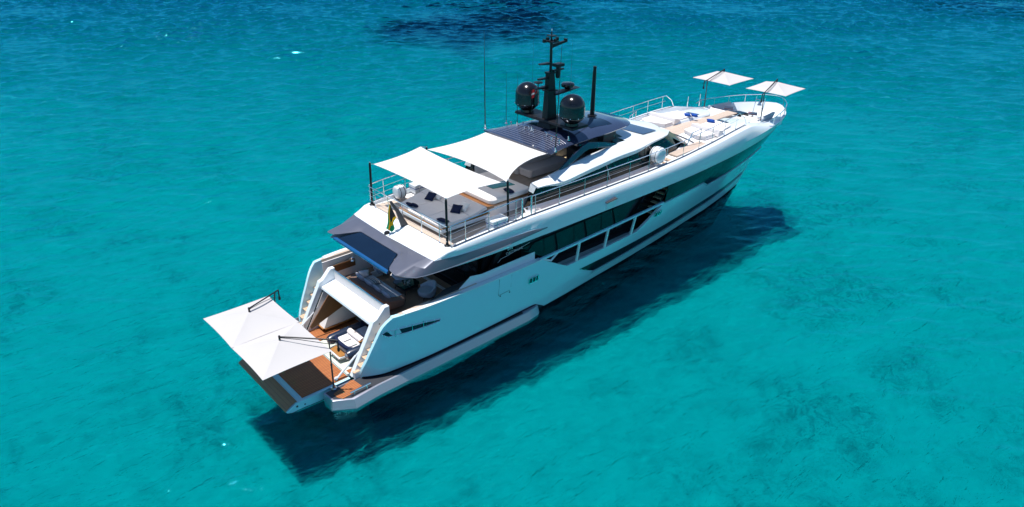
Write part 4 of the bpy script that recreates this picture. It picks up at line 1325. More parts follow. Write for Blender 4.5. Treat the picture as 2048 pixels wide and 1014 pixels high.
for sd in (-1, 1):
    # raked pillars: front strip and side cheek with a stepped head
    mb = MB()
    side_poly = [(-2.02, .5), (-1.9, .5), (-.62, 2.62), (-.5, 2.62), (.12, 2.0), (.14, 3.15), (.06, 3.3), (-.12, 3.3), (-.55, 2.84), (-.80, 2.78)]
    side_poly = [(-2.02, .5), (-1.55, .5), (.12, 2.0), (.12, 3.3), (-.12, 3.3), (-.55, 2.86), (-.74, 2.80), (-.82, 2.62)]
    y0, y1 = sd*2.22, sd*2.47
    mb.hexa([(x, y0, z) for x, z in side_poly], [(x, y1, z) for x, z in side_poly])
    pl = build(mb, 'stern_pillar', 'gelcoat', Y, bevel=.02)
    mb = MB()
    mb.ell((-.45, sd*2.475, 2.6), (.035, .01, .035), 8, 6); build(mb, 'speaker', 'charcoal', pl)
    # stairs
    stp = MB(); trd = MB()
    for k in range(6):
        x0 = -1.98+k*.262; z0 = .82+k*.27
        yo = min(3.2, yb(max(x0, -1.9), z0)-.10)
        stp.box(x0, .4, sd*2.475, sd*yo, z0-.27 if k else .5, z0-.03)
        trd.box(x0-.02, x0+.262 if k < 5 else .3, sd*2.48, sd*(yo-.01), z0-.03, z0)
    sr = build(stp, 'stern_stairs', 'gelcoat_satin', Y)
    build(trd, 'tread', 'teak_tread', sr)
    # teak shelf on the bulwark, wood locker front and mooring winch below it
    mb = MB(); mb.prism([(.0, sd*3.30), (2.0, sd*3.30), (2.6, sd*3.0), (4.2, sd*2.92), (4.2, sd*3.5), (2, sd*3.5), (.0, sd*3.45)], 3.20, 3.345)
    cc = build(mb, 'cockpit_coaming', 'teak', Y, bevel=.015)
    mb = MB(); mb.prism([(1.55, sd*3.4), (2.1, sd*3.24), (2.65, sd*3.0), (4.15, sd*2.93), (4.15, sd*3.38), (2.6, sd*3.42)], 3.35, 3.375)
    build(mb, 'coaming_cushion', 'charcoal', cc, bevel=.01)
    mb = MB(); mb.box(.3, 1.75, sd*3.2-.03, sd*3.2+.03, 2.5, 2.86); build(mb, 'locker_front', 'wood_brown', cc)
    mb = MB(); mb.box(.0, 4.3, sd*3.26-.03, sd*3.26+.03, 2.05, 3.2); build(mb, 'inner_wall', 'gelcoat_satin', cc)
    mb = MB(); mb.lathe((1.55, sd*3.08, 2.86), [(.02, 0), (.12, 0), (.08, .08), (.10, .2), (.02, .22)], 12)
    mb.tube([(.3, sd*3.1, 2.95), (1.45, sd*3.1, 3.02)], .035, 6)
    build(mb, 'mooring_winch', 'chrome', cc)
    # sponson platform
    mb = MB()
    # outline from aft to the forward tip
    out = [(-2.72, 3.95), (-1.5, 3.82), (4.3, 3.74), (7.4, 3.68), (8.15, 3.56), (8.35, 3.42)]
    rows = []
    for x, y in out:
        zt_ = .50
        rows.append([(x, sd*2.6, zt_), (x, sd*(y-.22), zt_), (x, sd*(y-.16), zt_-.02), (x, sd*y, .10), (x, sd*(y-.05), -.12), (x, sd*2.6, -.25)])
    # chamfered aft end
    aft1 = [(-3.40, sd*2.62, .50), (-3.40, sd*3.36, .50), (-3.41, sd*3.38, .48), (-3.5, sd*3.22, .08), (-3.48, sd*3.2, -.1), (-3.48, sd*2.62, -.2)]
    aft1 = [(-3.5, sd*2.62, .50), (-3.45, sd*3.28, .50), (-3.46, sd*3.32, .48), (-3.55, sd*3.38, .08), (-3.5, sd*3.3, -.1), (-3.5, sd*2.62, -.2)]
    rows = [aft1]+rows
    mb.quadgrid(rows)
    mb.add(aft1, [tuple(range(6))]); mb.add(rows[-1], [tuple(range(6))])
    spn = build(mb, 'sponson', 'silver_grey', Y, ang=25)
    mb = MB(); mb.prism([(-3.42, sd*2.66), (-3.38, sd*3.26), (-2.75, sd*3.68), (-1.5, sd*3.58), (7.2, sd*3.46), (7.2, sd*3.2), (-1.6, sd*2.66)], .5, .512); build(mb, 'platform_top', 'charcoal', spn)
    mb = MB(); mb.prism([(-3.22, sd*2.98), (-3.22, sd*3.28), (-3.06, sd*3.52), (-2.05, sd*3.38), (-2.02, sd*3.3), (-2.08, sd*2.66), (-2.2, sd*2.62)], .513, .53)
    tp_ = build(mb, 'teak_pad', 'teak_oiled', spn)
    mb = MB()
    for x in (-2.55, -1.95): mb.tube([(x, sd*3.56, .51), (x, sd*3.54, .66)], .035, 8)
    mb.tube([(-2.75, sd*3.56, .68), (-1.75, sd*3.53, .68)], .04, 8); build(mb, 'cleat', 'chrome', spn)
    # hydraulic arms of the folding platform
    mb = MB(); mb.tube([(-2.55, sd*2.12, .55), (-1.55, sd*2.1, 1.25)], .05, 8); mb.tube([(-1.55, sd*2.1, 1.25), (-1.0, sd*2.1, 1.63)], .032, 8); mb.ell((-2.6, sd*2.12, .55), (.1, .07, .09))
    build(mb, 'hydraulic_arm', 'gelcoat', Y)
# folding platform
mb = MB()
side = [(-5.1, .18), (-4.62, .41), (-2.05, .43), (-2.05, -.1), (-3.2, -.12), (-4.6, -.05), (-5.05, .1)]
mb.hexa([(x, -2.36, z) for x, z in side], [(x, 2.36, z) for x, z in side])
fp = build(mb, 'folding_platform', 'hull_cyan_bounce', Y, bevel=.015)
mb = MB(); mb.box(-4.28, -2.08, -2.22, 2.22, .43, .45); build(mb, 'teak_panel', 'teak_oiled', fp)
mb = MB()
mb.quadgrid([[(-4.55, -2.3, .432), (-4.55, 2.3, .432)], [(-4.66, -2.3, .425), (-4.66, 2.3, .425)], [(-4.86, -2.3, .335), (-4.86, 2.3, .335)], [(-5.09, -2.33, .205), (-5.09, 2.33, .205)], [(-5.11, -2.33, .15), (-5.11, 2.33, .15)]])
build(mb, 'teak_lip', 'teak_lip', fp, ang=20)
mb = MB(); mb.box(-4.9, -4.56, -.012, .012, .44, .45); build(mb, 'lip_joint', 'orange', fp)
mb = MB(); mb.tube([(-4.9, -2.365, .02), (-4.4, -2.365, .03), (-3.6, -2.365, -.02), (-2.4, -2.365, -.05)], .015, 5); mb.ell((-4.6, -2.365, .24), (.05, .015, .05)); mb.ell((-4.25, -2.365, .18), (.035, .015, .035))
build(mb, 'fitting', 'charcoal', fp)
# teak floor strips and wooden panels inside the beach club
for sd, x1 in ((1, .6), (-1, -1.0)):
    mb = MB(); mb.box(-1.95, x1, sd*1.0 if sd > 0 else -2.1, 2.1 if sd > 0 else -1.85, .5, .52); build(mb, 'teak_strip', 'teak_oiled', gf)
mb = MB()
pq = [(-.74, 1.50, 2.42), (-.62, 1.46, 2.42), (-.08, 1.42, 1.70), (-.12, 1.42, 1.60), (-1.82, 1.42, 1.02), (-1.86, 1.44, 1.16)]
mb.hexa(pq, [(x, y+.05, z) for x, y, z in pq])
build(mb, 'wooden_door', 'wood_brown', gf, bevel=.01)
mb = MB(); mb.hexa([(-1.15, 1.5, .72), (2.4, 1.5, .72), (2.4, 2.08, .72), (-1.15, 2.08, .72)], [(-.62, 1.5, 1.84), (2.4, 1.5, 1.84), (2.4, 2.08, 1.84), (-.62, 2.08, 1.84)])
bn = build(mb, 'side_locker', 'gelcoat_satin', gf)
mb = MB(); mb.box(-1.2, 2.4, 1.46, 1.52, .66, .73); mb.box(-1.2, -1.14, 1.46, 2.1, .66, .73); build(mb, 'locker_edge', 'wood_amber', bn, split=False)

# ---- ensign staff and awning poles (parts of the yacht)
mb = MB()
mb.loft([[(2.98, -.09, 5.40), (2.6, -.06, 5.40), (2.6, .06, 5.40), (2.98, .09, 5.40)], [(2.52, -.06, 6.3), (2.34, -.045, 6.3), (2.34, .045, 6.3), (2.52, .06, 6.3)], [(2.14, -.05, 6.9), (2.03, -.035, 6.88), (2.03, .035, 6.88), (2.14, .05, 6.9)]])
build(mb, 'ensign_staff', 'charcoal', Y, bevel=.012)
mb = MB(); mb.lathe((1.95, .25, 5.22), [(.02, 0), (.14, 0), (.15, .06), (.10, .12), (.02, .13)], 14); build(mb, 'stern_lamp', 'black_mast', Y)
for x, y, xt in ((2.93, 3.05, 2.97), (2.93, -3.05, 2.97), (6.42, -3.15, 6.40), (6.42, 3.15, 6.40)):
    zb_ = 5.5 if x < 5 else 5.46
    mb = MB(); mb.tube([(x, y, zb_), (xt, y*.99, 7.62)], .055, 12); mb.ell((xt, y*.99, 7.64), (.05, .05, .07)); mb.lathe((x, y, zb_), [(.01, 0), (.14, 0), (.14, .03), (.08, .06), (.07, .12)], 14)
    ap = build(mb, 'awning_pole', 'black_mast', Y)
    mb = MB(); mb.ell((xt, y*.99, 7.72), (.03, .03, .04)); build(mb, 'ring', 'chrome', ap)

# ================================================================== loose things
# ---- sun sails stretched between the poles and the hardtop
def sail(c, dip, sag, n=22):
    """c: four corners in order; dip: inward bow of each edge (01, 12, 23, 30)"""
    c = [Vector(p) for p in c]
    cen = sum(c, Vector())/4
    rows = []
    for i in range(n+1):
        u = i/n; r = []
        for j in range(n+1):
            v = j/n
            p = c[0]*(1-u)*(1-v)+c[1]*u*(1-v)+c[2]*u*v+c[3]*(1-u)*v
            e = 4*u*(1-u); f = 4*v*(1-v)
            n01 = ((c[2]+c[3])/2-(c[0]+c[1])/2).normalized(); n12 = ((c[0]+c[3])/2-(c[1]+c[2])/2).normalized()
            p = p+n01*(dip[0]*e*(1-v)**1.5-dip[2]*e*v**1.5)+n12*(dip[1]*f*u**1.5-dip[3]*f*(1-u)**1.5)
            p.z -= sag*e*f
            r.append(p)
        rows.append(r)
    mb = MB(); mb.quadgrid(rows)
    return mb
t = thing('sun_sail', (4.5, 0, 7.6), 'white rectangular shade sail over the aft sunbed, tied to black poles at the stern rail', 'awning', 'shade sails over the upper deck')
build(sail([(3.14, 2.95, 7.60), (3.06, -2.92, 7.66), (6.1, -3.02, 7.66), (6.0, 3.08, 7.82)], (.10, .16, .16, .16), .08), 'canvas', 'canvas', t, solid=.012, split=False)
mb = MB()
for a, b_ in (((3.14, 2.95, 7.60), (2.98, 3.02, 7.62)), ((3.06, -2.92, 7.66), (2.98, -3.02, 7.64)), ((6.1, -3.02, 7.66), (6.38, -3.11, 7.64)), ((6.0, 3.08, 7.82), (6.38, 3.11, 7.7))): mb.tube([a, b_], .014, 5)
build(mb, 'lashing', 'wire', t)
t = thing('sun_sail', (8, 0, 7.8), 'white square shade sail running from the dark hardtop back to the two middle poles', 'awning', 'shade sails over the upper deck')
build(sail([(6.34, 2.98, 7.62), (6.42, -3.05, 7.60), (9.68, -2.28, 8.02), (9.82, 2.40, 7.98)], (.30, .48, .04, .25), .10), 'canvas', 'canvas', t, solid=.012, split=False)
mb = MB()
for a, b_ in (((6.42, -3.05, 7.60), (6.40, -3.12, 7.62)), ((9.68, -2.28, 8.02), (9.85, -2.4, 8.06)), ((9.82, 2.40, 7.98), (9.9, 2.45, 8.04))): mb.tube([a, b_], .014, 5)
build(mb, 'lashing', 'wire', t)

# ---- cantilever parasols
def parasol(foot, cen, zc, half, ang, ptop, label, group, lift=.45):
    f = Vector(foot)
    t = thing('cantilever_parasol', f, label, 'parasol', group)
    ca, sa = math.cos(ang), math.sin(ang)
    def W_(u, v, z): return (cen[0]+u*ca-v*sa, cen[1]+u*sa+v*ca, z)
    n = 10
    mb = MB()
    for q in range(4):
        cq, sq = (1, 0, -1, 0)[q], (0, 1, 0, -1)[q]
        rows = []
        for i in range(n+1):
            m_ = i/n; r = []
            for j in range(n+1):
                w = -1+2*j/n
                u, v = m_*(1-.025*(1-w*w)*m_), m_*w
                z = zc+lift*(1-m_)**1.08-.035*math.sin(math.pi*m_)*(1-w*w)
                r.append(W_((u*cq-v*sq)*half, (u*sq+v*cq)*half, z))
            rows.append(r)
        mb.quadgrid(rows)
    cn = build(mb, 'canopy', 'parasol_cloth', t, ang=8, solid=.012, split=False)
    for u, v in ((1, 1), (1, -1), (-1, 1), (-1, -1)):
        mb = MB(); mb.tube([W_(0, 0, zc+lift-.06), W_(u*half*.98, v*half*.98, zc-.03)], .014, 5); build(mb, 'rib', 'wire', cn)
    top = Vector(ptop)
    mb = MB(); mb.tube([f, f.lerp(top, .5)], .036, 10); mb.tube([f.lerp(top, .45), top], .03, 10); mb.ell(f.lerp(top, .5), (.05, .05, .07), 10, 6)
    build(mb, 'post', 'charcoal', t)
    pk = Vector(W_(0, 0, zc+lift+.16)); back = top+(top-pk).normalized()*.35; back.z = top.z-.02
    mb = MB(); mb.tube([back, top+Vector((0, 0, .04)), pk], .032, 8); ar = build(mb, 'arm', 'black_mast', t)
    mb = MB(); mb.tube([top+Vector((0, 0, -.18)), (top*.4+pk*.6)+Vector((0, 0, -.07)), pk+Vector((0, 0, -.05))], .014, 6); build(mb, 'strut', 'charcoal', ar)
    mb = MB(); mb.tube([pk+Vector((0, 0, .04)), pk+Vector((0, 0, -.17))], .045, 8); build(mb, 'hub', 'black_mast', ar)
    mb = MB(); mb.tube([back, back+Vector((0, 0, -.38))], .03, 8); mb.box(back.x-.04, back.x+.04, back.y-.04, back.y+.04, back.z-.52, back.z-.36); build(mb, 'crank', 'black_mast', ar)
    mb = MB(); mb.lathe(f, [(.01, 0), (.14, 0), (.14, .03), (.07, .06), (.06, .2), (.01, .2)], 14); build(mb, 'base_plate', 'chrome', t)
    return t
parasol((-3.02, -2.66, .53), (-4.52, -1.45), 2.60, 1.50, .0, (-3.0, -2.72, 3.0), 'pale grey square parasol over the stern platform, its post on the near teak pad', 'parasols at the stern')
parasol((-3.02, 2.75, .53), (-4.52, 1.42), 2.63, 1.51, .0, (-2.80, 2.68, 2.80), 'pale grey square parasol over the far port half of the stern platform', 'parasols at the stern')
parasol((29.67, -2.22, 5.60), (31.5, -1.92), 7.58, 1.42, .06, (29.62, -2.2, 7.62), 'white square parasol on the foredeck nearest the bow tip and the camera side', 'parasols at the bow')
parasol((29.67, 2.22, 5.60), (31.36, 2.08), 7.58, 1.5, .0, (29.62, 2.2, 7.66), 'white square parasol on the far port side of the foredeck', 'parasols at the bow')

# ---- cushions helper: pillow shape
def pillow(cen, sx, sy, th, rz=0, tilt=0, m='navy_cloth', label='', group=None, axis='Y', name='cushion', cat='cushion'):
    mb = MB(); n = 10
    R_ = Matrix.Rotation(rz, 3, 'Z') @ Matrix.Rotation(tilt, 3, axis)
    c = Vector(cen)
    for sgn in (1, -1):
        rows = []
        for i in range(n+1):
            u = -1+2*i/n; r = []
            for j in range(n+1):
                v = -1+2*j/n
                h = th*(max(0, 1-abs(u)**3.2)*max(0, 1-abs(v)**3.2))**.55
                k = 1-.06*(1-abs(v))*abs(u); k2 = 1-.06*(1-abs(u))*abs(v)
                r.append(c+R_ @ Vector((u*sx*k, v*sy*k2, sgn*h)))
            rows.append(r)
        mb.quadgrid(rows)
    o = build(mb, name, m, None, loc=c, ang=60, split=False)
    tag(o, label, cat, group)
    return o
def rounded(x0, x1, y0, y1, r, n=5):
    pts = []
    for cx, cy2, a0 in ((x1-r, y1-r, 0), (x0+r, y1-r, 90), (x0+r, y0+r, 180), (x1-r, y0+r, 270)):
        for k in range(n+1):
            a = math.radians(a0+90*k/n); pts.append((cx+r*math.cos(a), cy2+r*math.sin(a)))
    return pts
# ---- aft sunbed
t = thing('sun_bed', (4.6, -.2, 5.44), 'wide light grey double sunbed under the aft shade sail with raised headrests', 'sunbed')
mb = MB(); mb.prism([(3.75, -1.75), (6.2, -1.75), (6.2, 1.75), (4.3, 1.75), (3.75, 1.0)], 5.44, 5.62); build(mb, 'plinth', 'charcoal', t, bevel=.02)
mb = MB(); mb.prism([(3.28, -2.12), (6.2, -2.12), (6.2, 2.0), (5.2, 2.0), (3.5, 1.45), (3.28, 1.2)], 5.60, 5.80); build(mb, 'base', 'gelcoat', t, bevel=.05, seg=3)
mb = MB(); mb.prism([(3.30, -2.10), (6.2, -2.10), (6.2, 1.98), (5.2, 1.98), (3.5, 1.43), (3.30, 1.2)], 5.80, 5.83); build(mb, 'wood_trim', 'wood_amber', t)
for y0, y1 in ((-2.06, -.80), (-.78, .55)):
    mb = MB(); mb.prism(rounded(3.32, 5.05, y0, y1, .07), 5.83, 5.99); build(mb, 'mattress', 'cushion_grey', t, bevel=.035, seg=3)
mb = MB(); mb.prism([(3.4, .57), (5.05, .57), (5.05, 1.9), (3.55, 1.42), (3.4, 1.2)], 5.83, 5.99); build(mb, 'mattress', 'cushion_grey', t, bevel=.035, seg=3)
for y0, y1 in ((-2.06, -.80), (-.78, .55), (.57, 1.92)):
    mb = MB(); mb.hexa([(5.07, y0, 5.84), (6.08, y0, 6.02), (6.08, y1, 6.02), (5.07, y1, 5.84)], [(5.07, y0, 5.99), (6.02, y0, 6.18), (6.02, y1, 6.18), (5.07, y1, 5.99)]); build(mb, 'headrest', 'cushion_grey', t, bevel=.03, seg=3)
mb = MB(); mb.box(3.30, 3.34, -1.9, 1.1, 5.64, 5.78); build(mb, 'front_panel', 'cushion_white', t)
# ---- forward sunbed
t = thing('sun_bed', (7.4, -.6, 5.44), 'raised sunbed with white and grey cushions and wood trim between the two middle awning poles', 'sunbed')
mb = MB(); mb.prism(rounded(6.2, 9.0, -1.95, 1.2, .15), 5.44, 6.02); build(mb, 'base', 'gelcoat_satin', t, bevel=.02)
mb = MB(); mb.prism(rounded(6.05, 9.02, -2.0, 1.25, .2), 6.02, 6.10); mb.prism(rounded(5.95, 6.6, -1.98, 1.9, .05), 5.96, 6.09); build(mb, 'wood_trim', 'wood_brown', t, split=False)
mb = MB(); mb.prism(rounded(6.35, 9.0, -1.98, 1.2, .28), 6.10, 6.36); build(mb, 'mattress', 'cushion_grey', t, bevel=.07, seg=3)
mb = MB(); mb.prism(rounded(6.42, 7.3, -1.9, -.3, .1), 6.36, 6.385); build(mb, 'head_pad', 'cushion_white', t, bevel=.01)
mb = MB(); mb.hexa([(6.9, -.25, 6.36), (7.05, -.25, 6.36), (7.05, 1.15, 6.36), (6.9, 1.15, 6.36)], [(6.9, -.25, 6.6), (7.0, -.25, 6.6), (7.0, 1.15, 6.6), (6.9, 1.15, 6.6)]); build(mb, 'backrest', 'cushion_white', t, bevel=.03)
mb = MB(); mb.slab([(7.4, -.9, 6.365), (8.6, -1.2, 6.365), (8.6, -.5, 6.365), (7.4, -.2, 6.365)], (0, 0, .015)); build(mb, 'towel', 'green_glass', t)
CG = 'scatter cushions on the aft sunbed'
pillow((4.86, .78, 6.14), .25, .25, .09, .3, -.55, 'navy_cloth', 'navy square cushion at the port head of the aft sunbed', CG)
pillow((5.2, .58, 6.18), .25, .25, .09, .1, -.6, 'cushion_white', 'white cushion behind the navy one at the port head of the aft sunbed', CG)
pillow((4.86, -1.25, 6.14), .25, .25, .09, .5, -.55, 'navy_cloth', 'navy square cushion propped up at the starboard head of the aft sunbed', CG)
pillow((5.25, -1.32, 6.18), .25, .25, .09, .2, -.6, 'cushion_white', 'white cushion behind the navy one at the starboard head of the aft sunbed', CG)
pillow((3.72, -1.72, 6.06), .17, .30, .07, .15, .2, 'navy_cloth', 'navy cushion lying flat at the foot of the aft sunbed beside the black pole', CG)
pillow((3.58, .72, 6.10), .14, .16, .08, .2, .7, 'navy_cloth', 'left of two small round navy cushions on the far foot corner of the aft sunbed', CG)
pillow((3.70, .46, 6.10), .14, .16, .08, .2, .7, 'navy_cloth', 'right of two small round navy cushions on the far foot corner of the aft sunbed', CG)
pillow((7.7, -1.75, 6.46), .16, .30, .10, -.1, .2, 'navy_cloth', 'navy bolster on the forward sunbed just behind the starboard awning pole')

# ---- flybridge sofa and bar stool
t = thing('lounge_sofa', (12.8, 1.4, 5.44), 'grey upholstered flybridge sofa in the shade under the hardtop', 'sofa')
mb = MB(); mb.prism(rounded(11.3, 14.3, .55, 1.5, .15), 5.50, 5.92); mb.box(11.5, 14.1, .7, 1.4, 5.44, 5.52); build(mb, 'seat', 'cushion_grey', t, bevel=.06, seg=3, split=False)
mb = MB(); mb.prism(rounded(11.2, 14.3, 1.5, 1.85, .12), 5.44, 6.35); build(mb, 'backrest', 'cushion_grey', t, bevel=.06, seg=3)
t = thing('bar_stool', (14.0, -.7, 5.456), 'black pedestal stool on the tan floor below the hardtop', 'stool')
mb = MB(); mb.lathe((14.0, -.7, 5.456), [(.01, 0), (.24, 0), (.22, .03), (.04, .05), (.04, .6), (.01, .6)], 18); build(mb, 'pedestal', 'black_mast', t)
mb = MB(); mb.lathe((14.0, -.7, 6.05), [(.01, 0), (.2, .0), (.22, .05), (.19, .1), (.01, .11)], 18); build(mb, 'seat', 'charcoal', t)

# ---- liferaft canisters and boxes
def raft(cen, axis, r, l, label):
    c = Vector(cen)
    t = thing('liferaft_canister', (c.x, c.y, c.z-r-.1), label, 'life raft')
    mb = MB(); n = 28
    R_ = Matrix.Rotation(math.pi/2, 3, 'X') if axis == 'Y' else Matrix.Rotation(math.pi/2, 3, 'Y')
    prof = [(.02, -l), (r*.5, -l), (r*.86, -l*.95), (r*.97, -l*.8), (r, -l*.55), (r, -.03), (r*1.03, -.03), (r*1.03, .03), (r, .03), (r, l*.55), (r*.97, l*.8), (r*.86, l*.95), (r*.5, l), (.02, l)]
    loops = [[c+R_ @ Vector((q*math.cos(2*math.pi*k/n), q*math.sin(2*math.pi*k/n), z)) for k in range(n)] for q, z in prof]
    mb.loft(loops); build(mb, 'shell', 'gelcoat', t, ang=45)
    mb = MB()
    for d in (-.5*l, .5*l):
        loops = []
        for a in np.linspace(0, 2*math.pi, 25): loops.append(c+R_ @ Vector((1.012*r*math.cos(a), 1.012*r*math.sin(a), d)))
        mb.tube(loops, .018, 5, caps=False)
    build(mb, 'strap', 'charcoal', t)
    mb = MB()
    d = Vector((.0, l*.6, 0)) if axis == 'Y' else Vector((l*.6, 0, 0))
    e = Vector((r*.7, 0, 0)) if axis == 'Y' else Vector((0, r*.7, 0))
    for s1 in (1, -1): mb.tube([c+d*s1-e-Vector((0, 0, r*.6)), c+d*s1-e-Vector((0, 0, r+.1)), c+d*s1+e-Vector((0, 0, r+.1)), c+d*s1+e-Vector((0, 0, r*.6))], .022, 6)
    build(mb, 'cradle', 'chrome', t)
    return t
raft((4.45, 2.86, 5.86), 'X', .34, .24, 'white drum-shaped life raft canister standing by the far port rail next to the ensign')
raft((17.75, -2.93, 6.30), 'Y', .46, .30, 'large round white life raft canister hung on the near side-deck rail below the wheelhouse windows')
def valise(x, y, label):
    t = thing('liferaft_box', (x, y, 5.46), label, 'life raft')
    mb = MB(); mb.prism(rounded(x-.45, x+.45, y-.28, y+.28, .06), 5.52, 5.78); mb.prism(rounded(x-.47, x+.47, y-.30, y+.30, .06), 5.80, 5.98); build(mb, 'case', 'gelcoat', t, bevel=.03, seg=3, split=False)
    mb = MB(); mb.prism(rounded(x-.455, x+.455, y-.29, y+.29, .06), 5.77, 5.81); build(mb, 'strap', 'royal_blue_cloth', t)
    mb = MB()
    for k in (-.25, .25): mb.tube([(x+k, y-.3, 5.46), (x+k, y-.36, 5.7), (x+k, y-.33, 5.95)], .018, 6)
    build(mb, 'bracket', 'chrome', t)
valise(5.85, -3.0, 'white box life raft with a blue strap behind the near starboard rail')
valise(5.75, 3.0, 'white box life raft with a blue strap on the far port deck edge')

# ---- aft deck furniture
t = thing('garden_sofa', (1.2, .35, 2.05), 'brown-backed curved sofa with pale blue-grey seat on the aft deck', 'sofa')
def shell_ring(z, o): return [(.72-o, -1.1), (.9-o, -1.28-o), (1.6, -1.34-o), (1.85, -1.1), (1.8, -.9), (1.5, -1.02), (1.1, -1.0), (1.0, -.85), (1.0, 1.6), (1.1, 1.75), (1.5, 1.8), (1.8, 1.7), (1.85, 1.9), (1.6, 2.1+o), (.9-o, 2.02+o), (.72-o, 1.85)]
mb = MB(); mb.hexa([(x, y, 2.22) for x, y in shell_ring(0, 0)], [(x, y, 2.70 if x < 1.2 else 2.58) for x, y in shell_ring(0, .06)]); build(mb, 'shell', 'sofa_shell', t, bevel=.03)
mb = MB(); mb.prism(rounded(.98, 1.86, -1.0, 1.78, .1), 2.25, 2.50); build(mb, 'seat', 'cushion_blue', t, bevel=.05, seg=3)
for x, y in ((.95, -1.05), (1.65, -1.05), (.95, 1.8), (1.65, 1.8)):
    mb = MB(); mb.tube([(x, y, 2.05), (x, y, 2.24)], .03, 8); build(mb, 'leg', 'rubber', t)
BG = 'back cushions on the aft deck sofa'
for k, (y, w) in enumerate(((1.45, .36), (.68, .36), (-.08, .36), (-.78, .30))):
    pillow((1.06, y, 2.70), .27, w, .10, 0, 1.15, 'cushion_blue', ('pale blue back cushion at the port end of the aft deck sofa', 'pale blue back cushion second from the port end of the aft deck sofa', 'pale blue back cushion second from the starboard end of the aft deck sofa', 'pale blue back cushion at the starboard end of the aft deck sofa')[k], BG)
pillow((1.35, 1.72, 2.74), .25, .25, .08, 1.2, 1.2, 'cushion_blue', 'blue-grey cushion standing against the port arm of the aft deck sofa')
pillow((1.42, 1.0, 2.60), .28, .34, .09, .2, .25, 'stripe_fabric', 'black and white striped cushion lying on the aft deck sofa seat')
def armchair(x, y, rz, label):
    t = thing('armchair', (0, 0, 2.05), label, 'armchair', 'blue-grey armchairs on the aft deck')
    t.location = (0, 0, 2.05)
    mb = MB()
    def ring(z, k): return [(.42*k*math.cos(a)*(1.0), .42*k*math.sin(a), z) for a in np.linspace(0, 2*math.pi, 20, endpoint=False)]
    mb.loft([ring(2.2, .75), ring(2.27, .95), ring(2.42, 1.0), ring(2.48, .92)]); build(mb, 'seat', 'chair_fabric', t, ang=50)
    mb = MB(); rows = []
    for a in np.linspace(math.radians(-105), math.radians(105), 18):
        h = 2.52+.30*math.cos(a/1.35)**2; co, si = math.cos(a), math.sin(a)
        rows.append([(.40*co, .40*si, 2.22), (.47*co, .47*si, 2.4), (.50*co, .50*si, h), (.46*co, .46*si, h+.02), (.40*co, .40*si, h-.02), (.36*co, .36*si, 2.42)])
    mb.quadgrid(rows); mb.add(rows[0], [tuple(range(6))]); mb.add(rows[-1], [tuple(range(6))])
    build(mb, 'backrest', 'chair_fabric', t, ang=50)
    for a in (.8, 2.35, 3.9, 5.5):
        mb = MB(); mb.tube([(.25*math.cos(a), .25*math.sin(a), 2.22), (.36*math.cos(a), .36*math.sin(a), 2.05)], .02, 6); build(mb, 'leg', 'rubber', t)
    t.location = (x, y, 2.05); t.rotation_euler = (0, 0, rz)
    return t
armchair(2.98, -1.18, -.25, 'blue-grey tub armchair on the near starboard side of the aft deck')
armchair(2.75, 2.25, 1.9, 'blue-grey tub armchair on the far port side of the aft deck half under the overhang')
t = thing('coffee_table', (2.72, .12, 2.05), 'low dark teal glass coffee table with glasses on the aft deck', 'table')
mb = MB(); mb.prism(rounded(2.22, 3.22, -.42, .66, .22, 6), 2.40, 2.45); build(mb, 'top', 'glass_green', t, bevel=.012)
mb = MB(); mb.prism(rounded(2.28, 3.16, -.36, .60, .22, 6), 2.26, 2.30); build(mb, 'shelf', 'charcoal', t)
for x, y in ((2.35, -.3), (3.1, -.3), (2.35, .54), (3.1, .54)):
    mb = MB(); mb.tube([(x, y, 2.05), (x, y, 2.40)], .02, 6); build(mb, 'leg', 'rubber', t)
def glass_m():
    m, nt, b = mat('clear_glass')
    b.inputs['Base Color'].default_value = (.85, .9, .9, 1); b.inputs['Roughness'].default_value = .05; b.inputs['Transmission Weight'].default_value = .6
glass_m()
for k, (x, y) in enumerate(((2.55, .0), (2.75, -.12), (2.6, -.2))):
    mb = MB(); mb.lathe((x, y, 2.451), [(.01, 0), (.04, 0), (.012, .012), (.012, .07), (.045, .1), (.05, .17), (.045, .172), (.03, .1), (.005, .09)], 12)
    o = build(mb, 'drinking_glass', 'clear_glass', None, loc=(x, y, 2.451)); tag(o, 'small clear stemmed glass standing on the teal coffee table', 'glass', 'glasses on the coffee table')
mb = MB(); mb.lathe((2.75, .42, 2.451), [(.01, 0), (.055, 0), (.06, .12), (.03, .18), (.028, .26), (.01, .26)], 12)
o = build(mb, 'carafe', 'orange', None, loc=(2.75, .42, 2.451)); tag(o, 'amber carafe on the port corner of the coffee table', 'carafe')

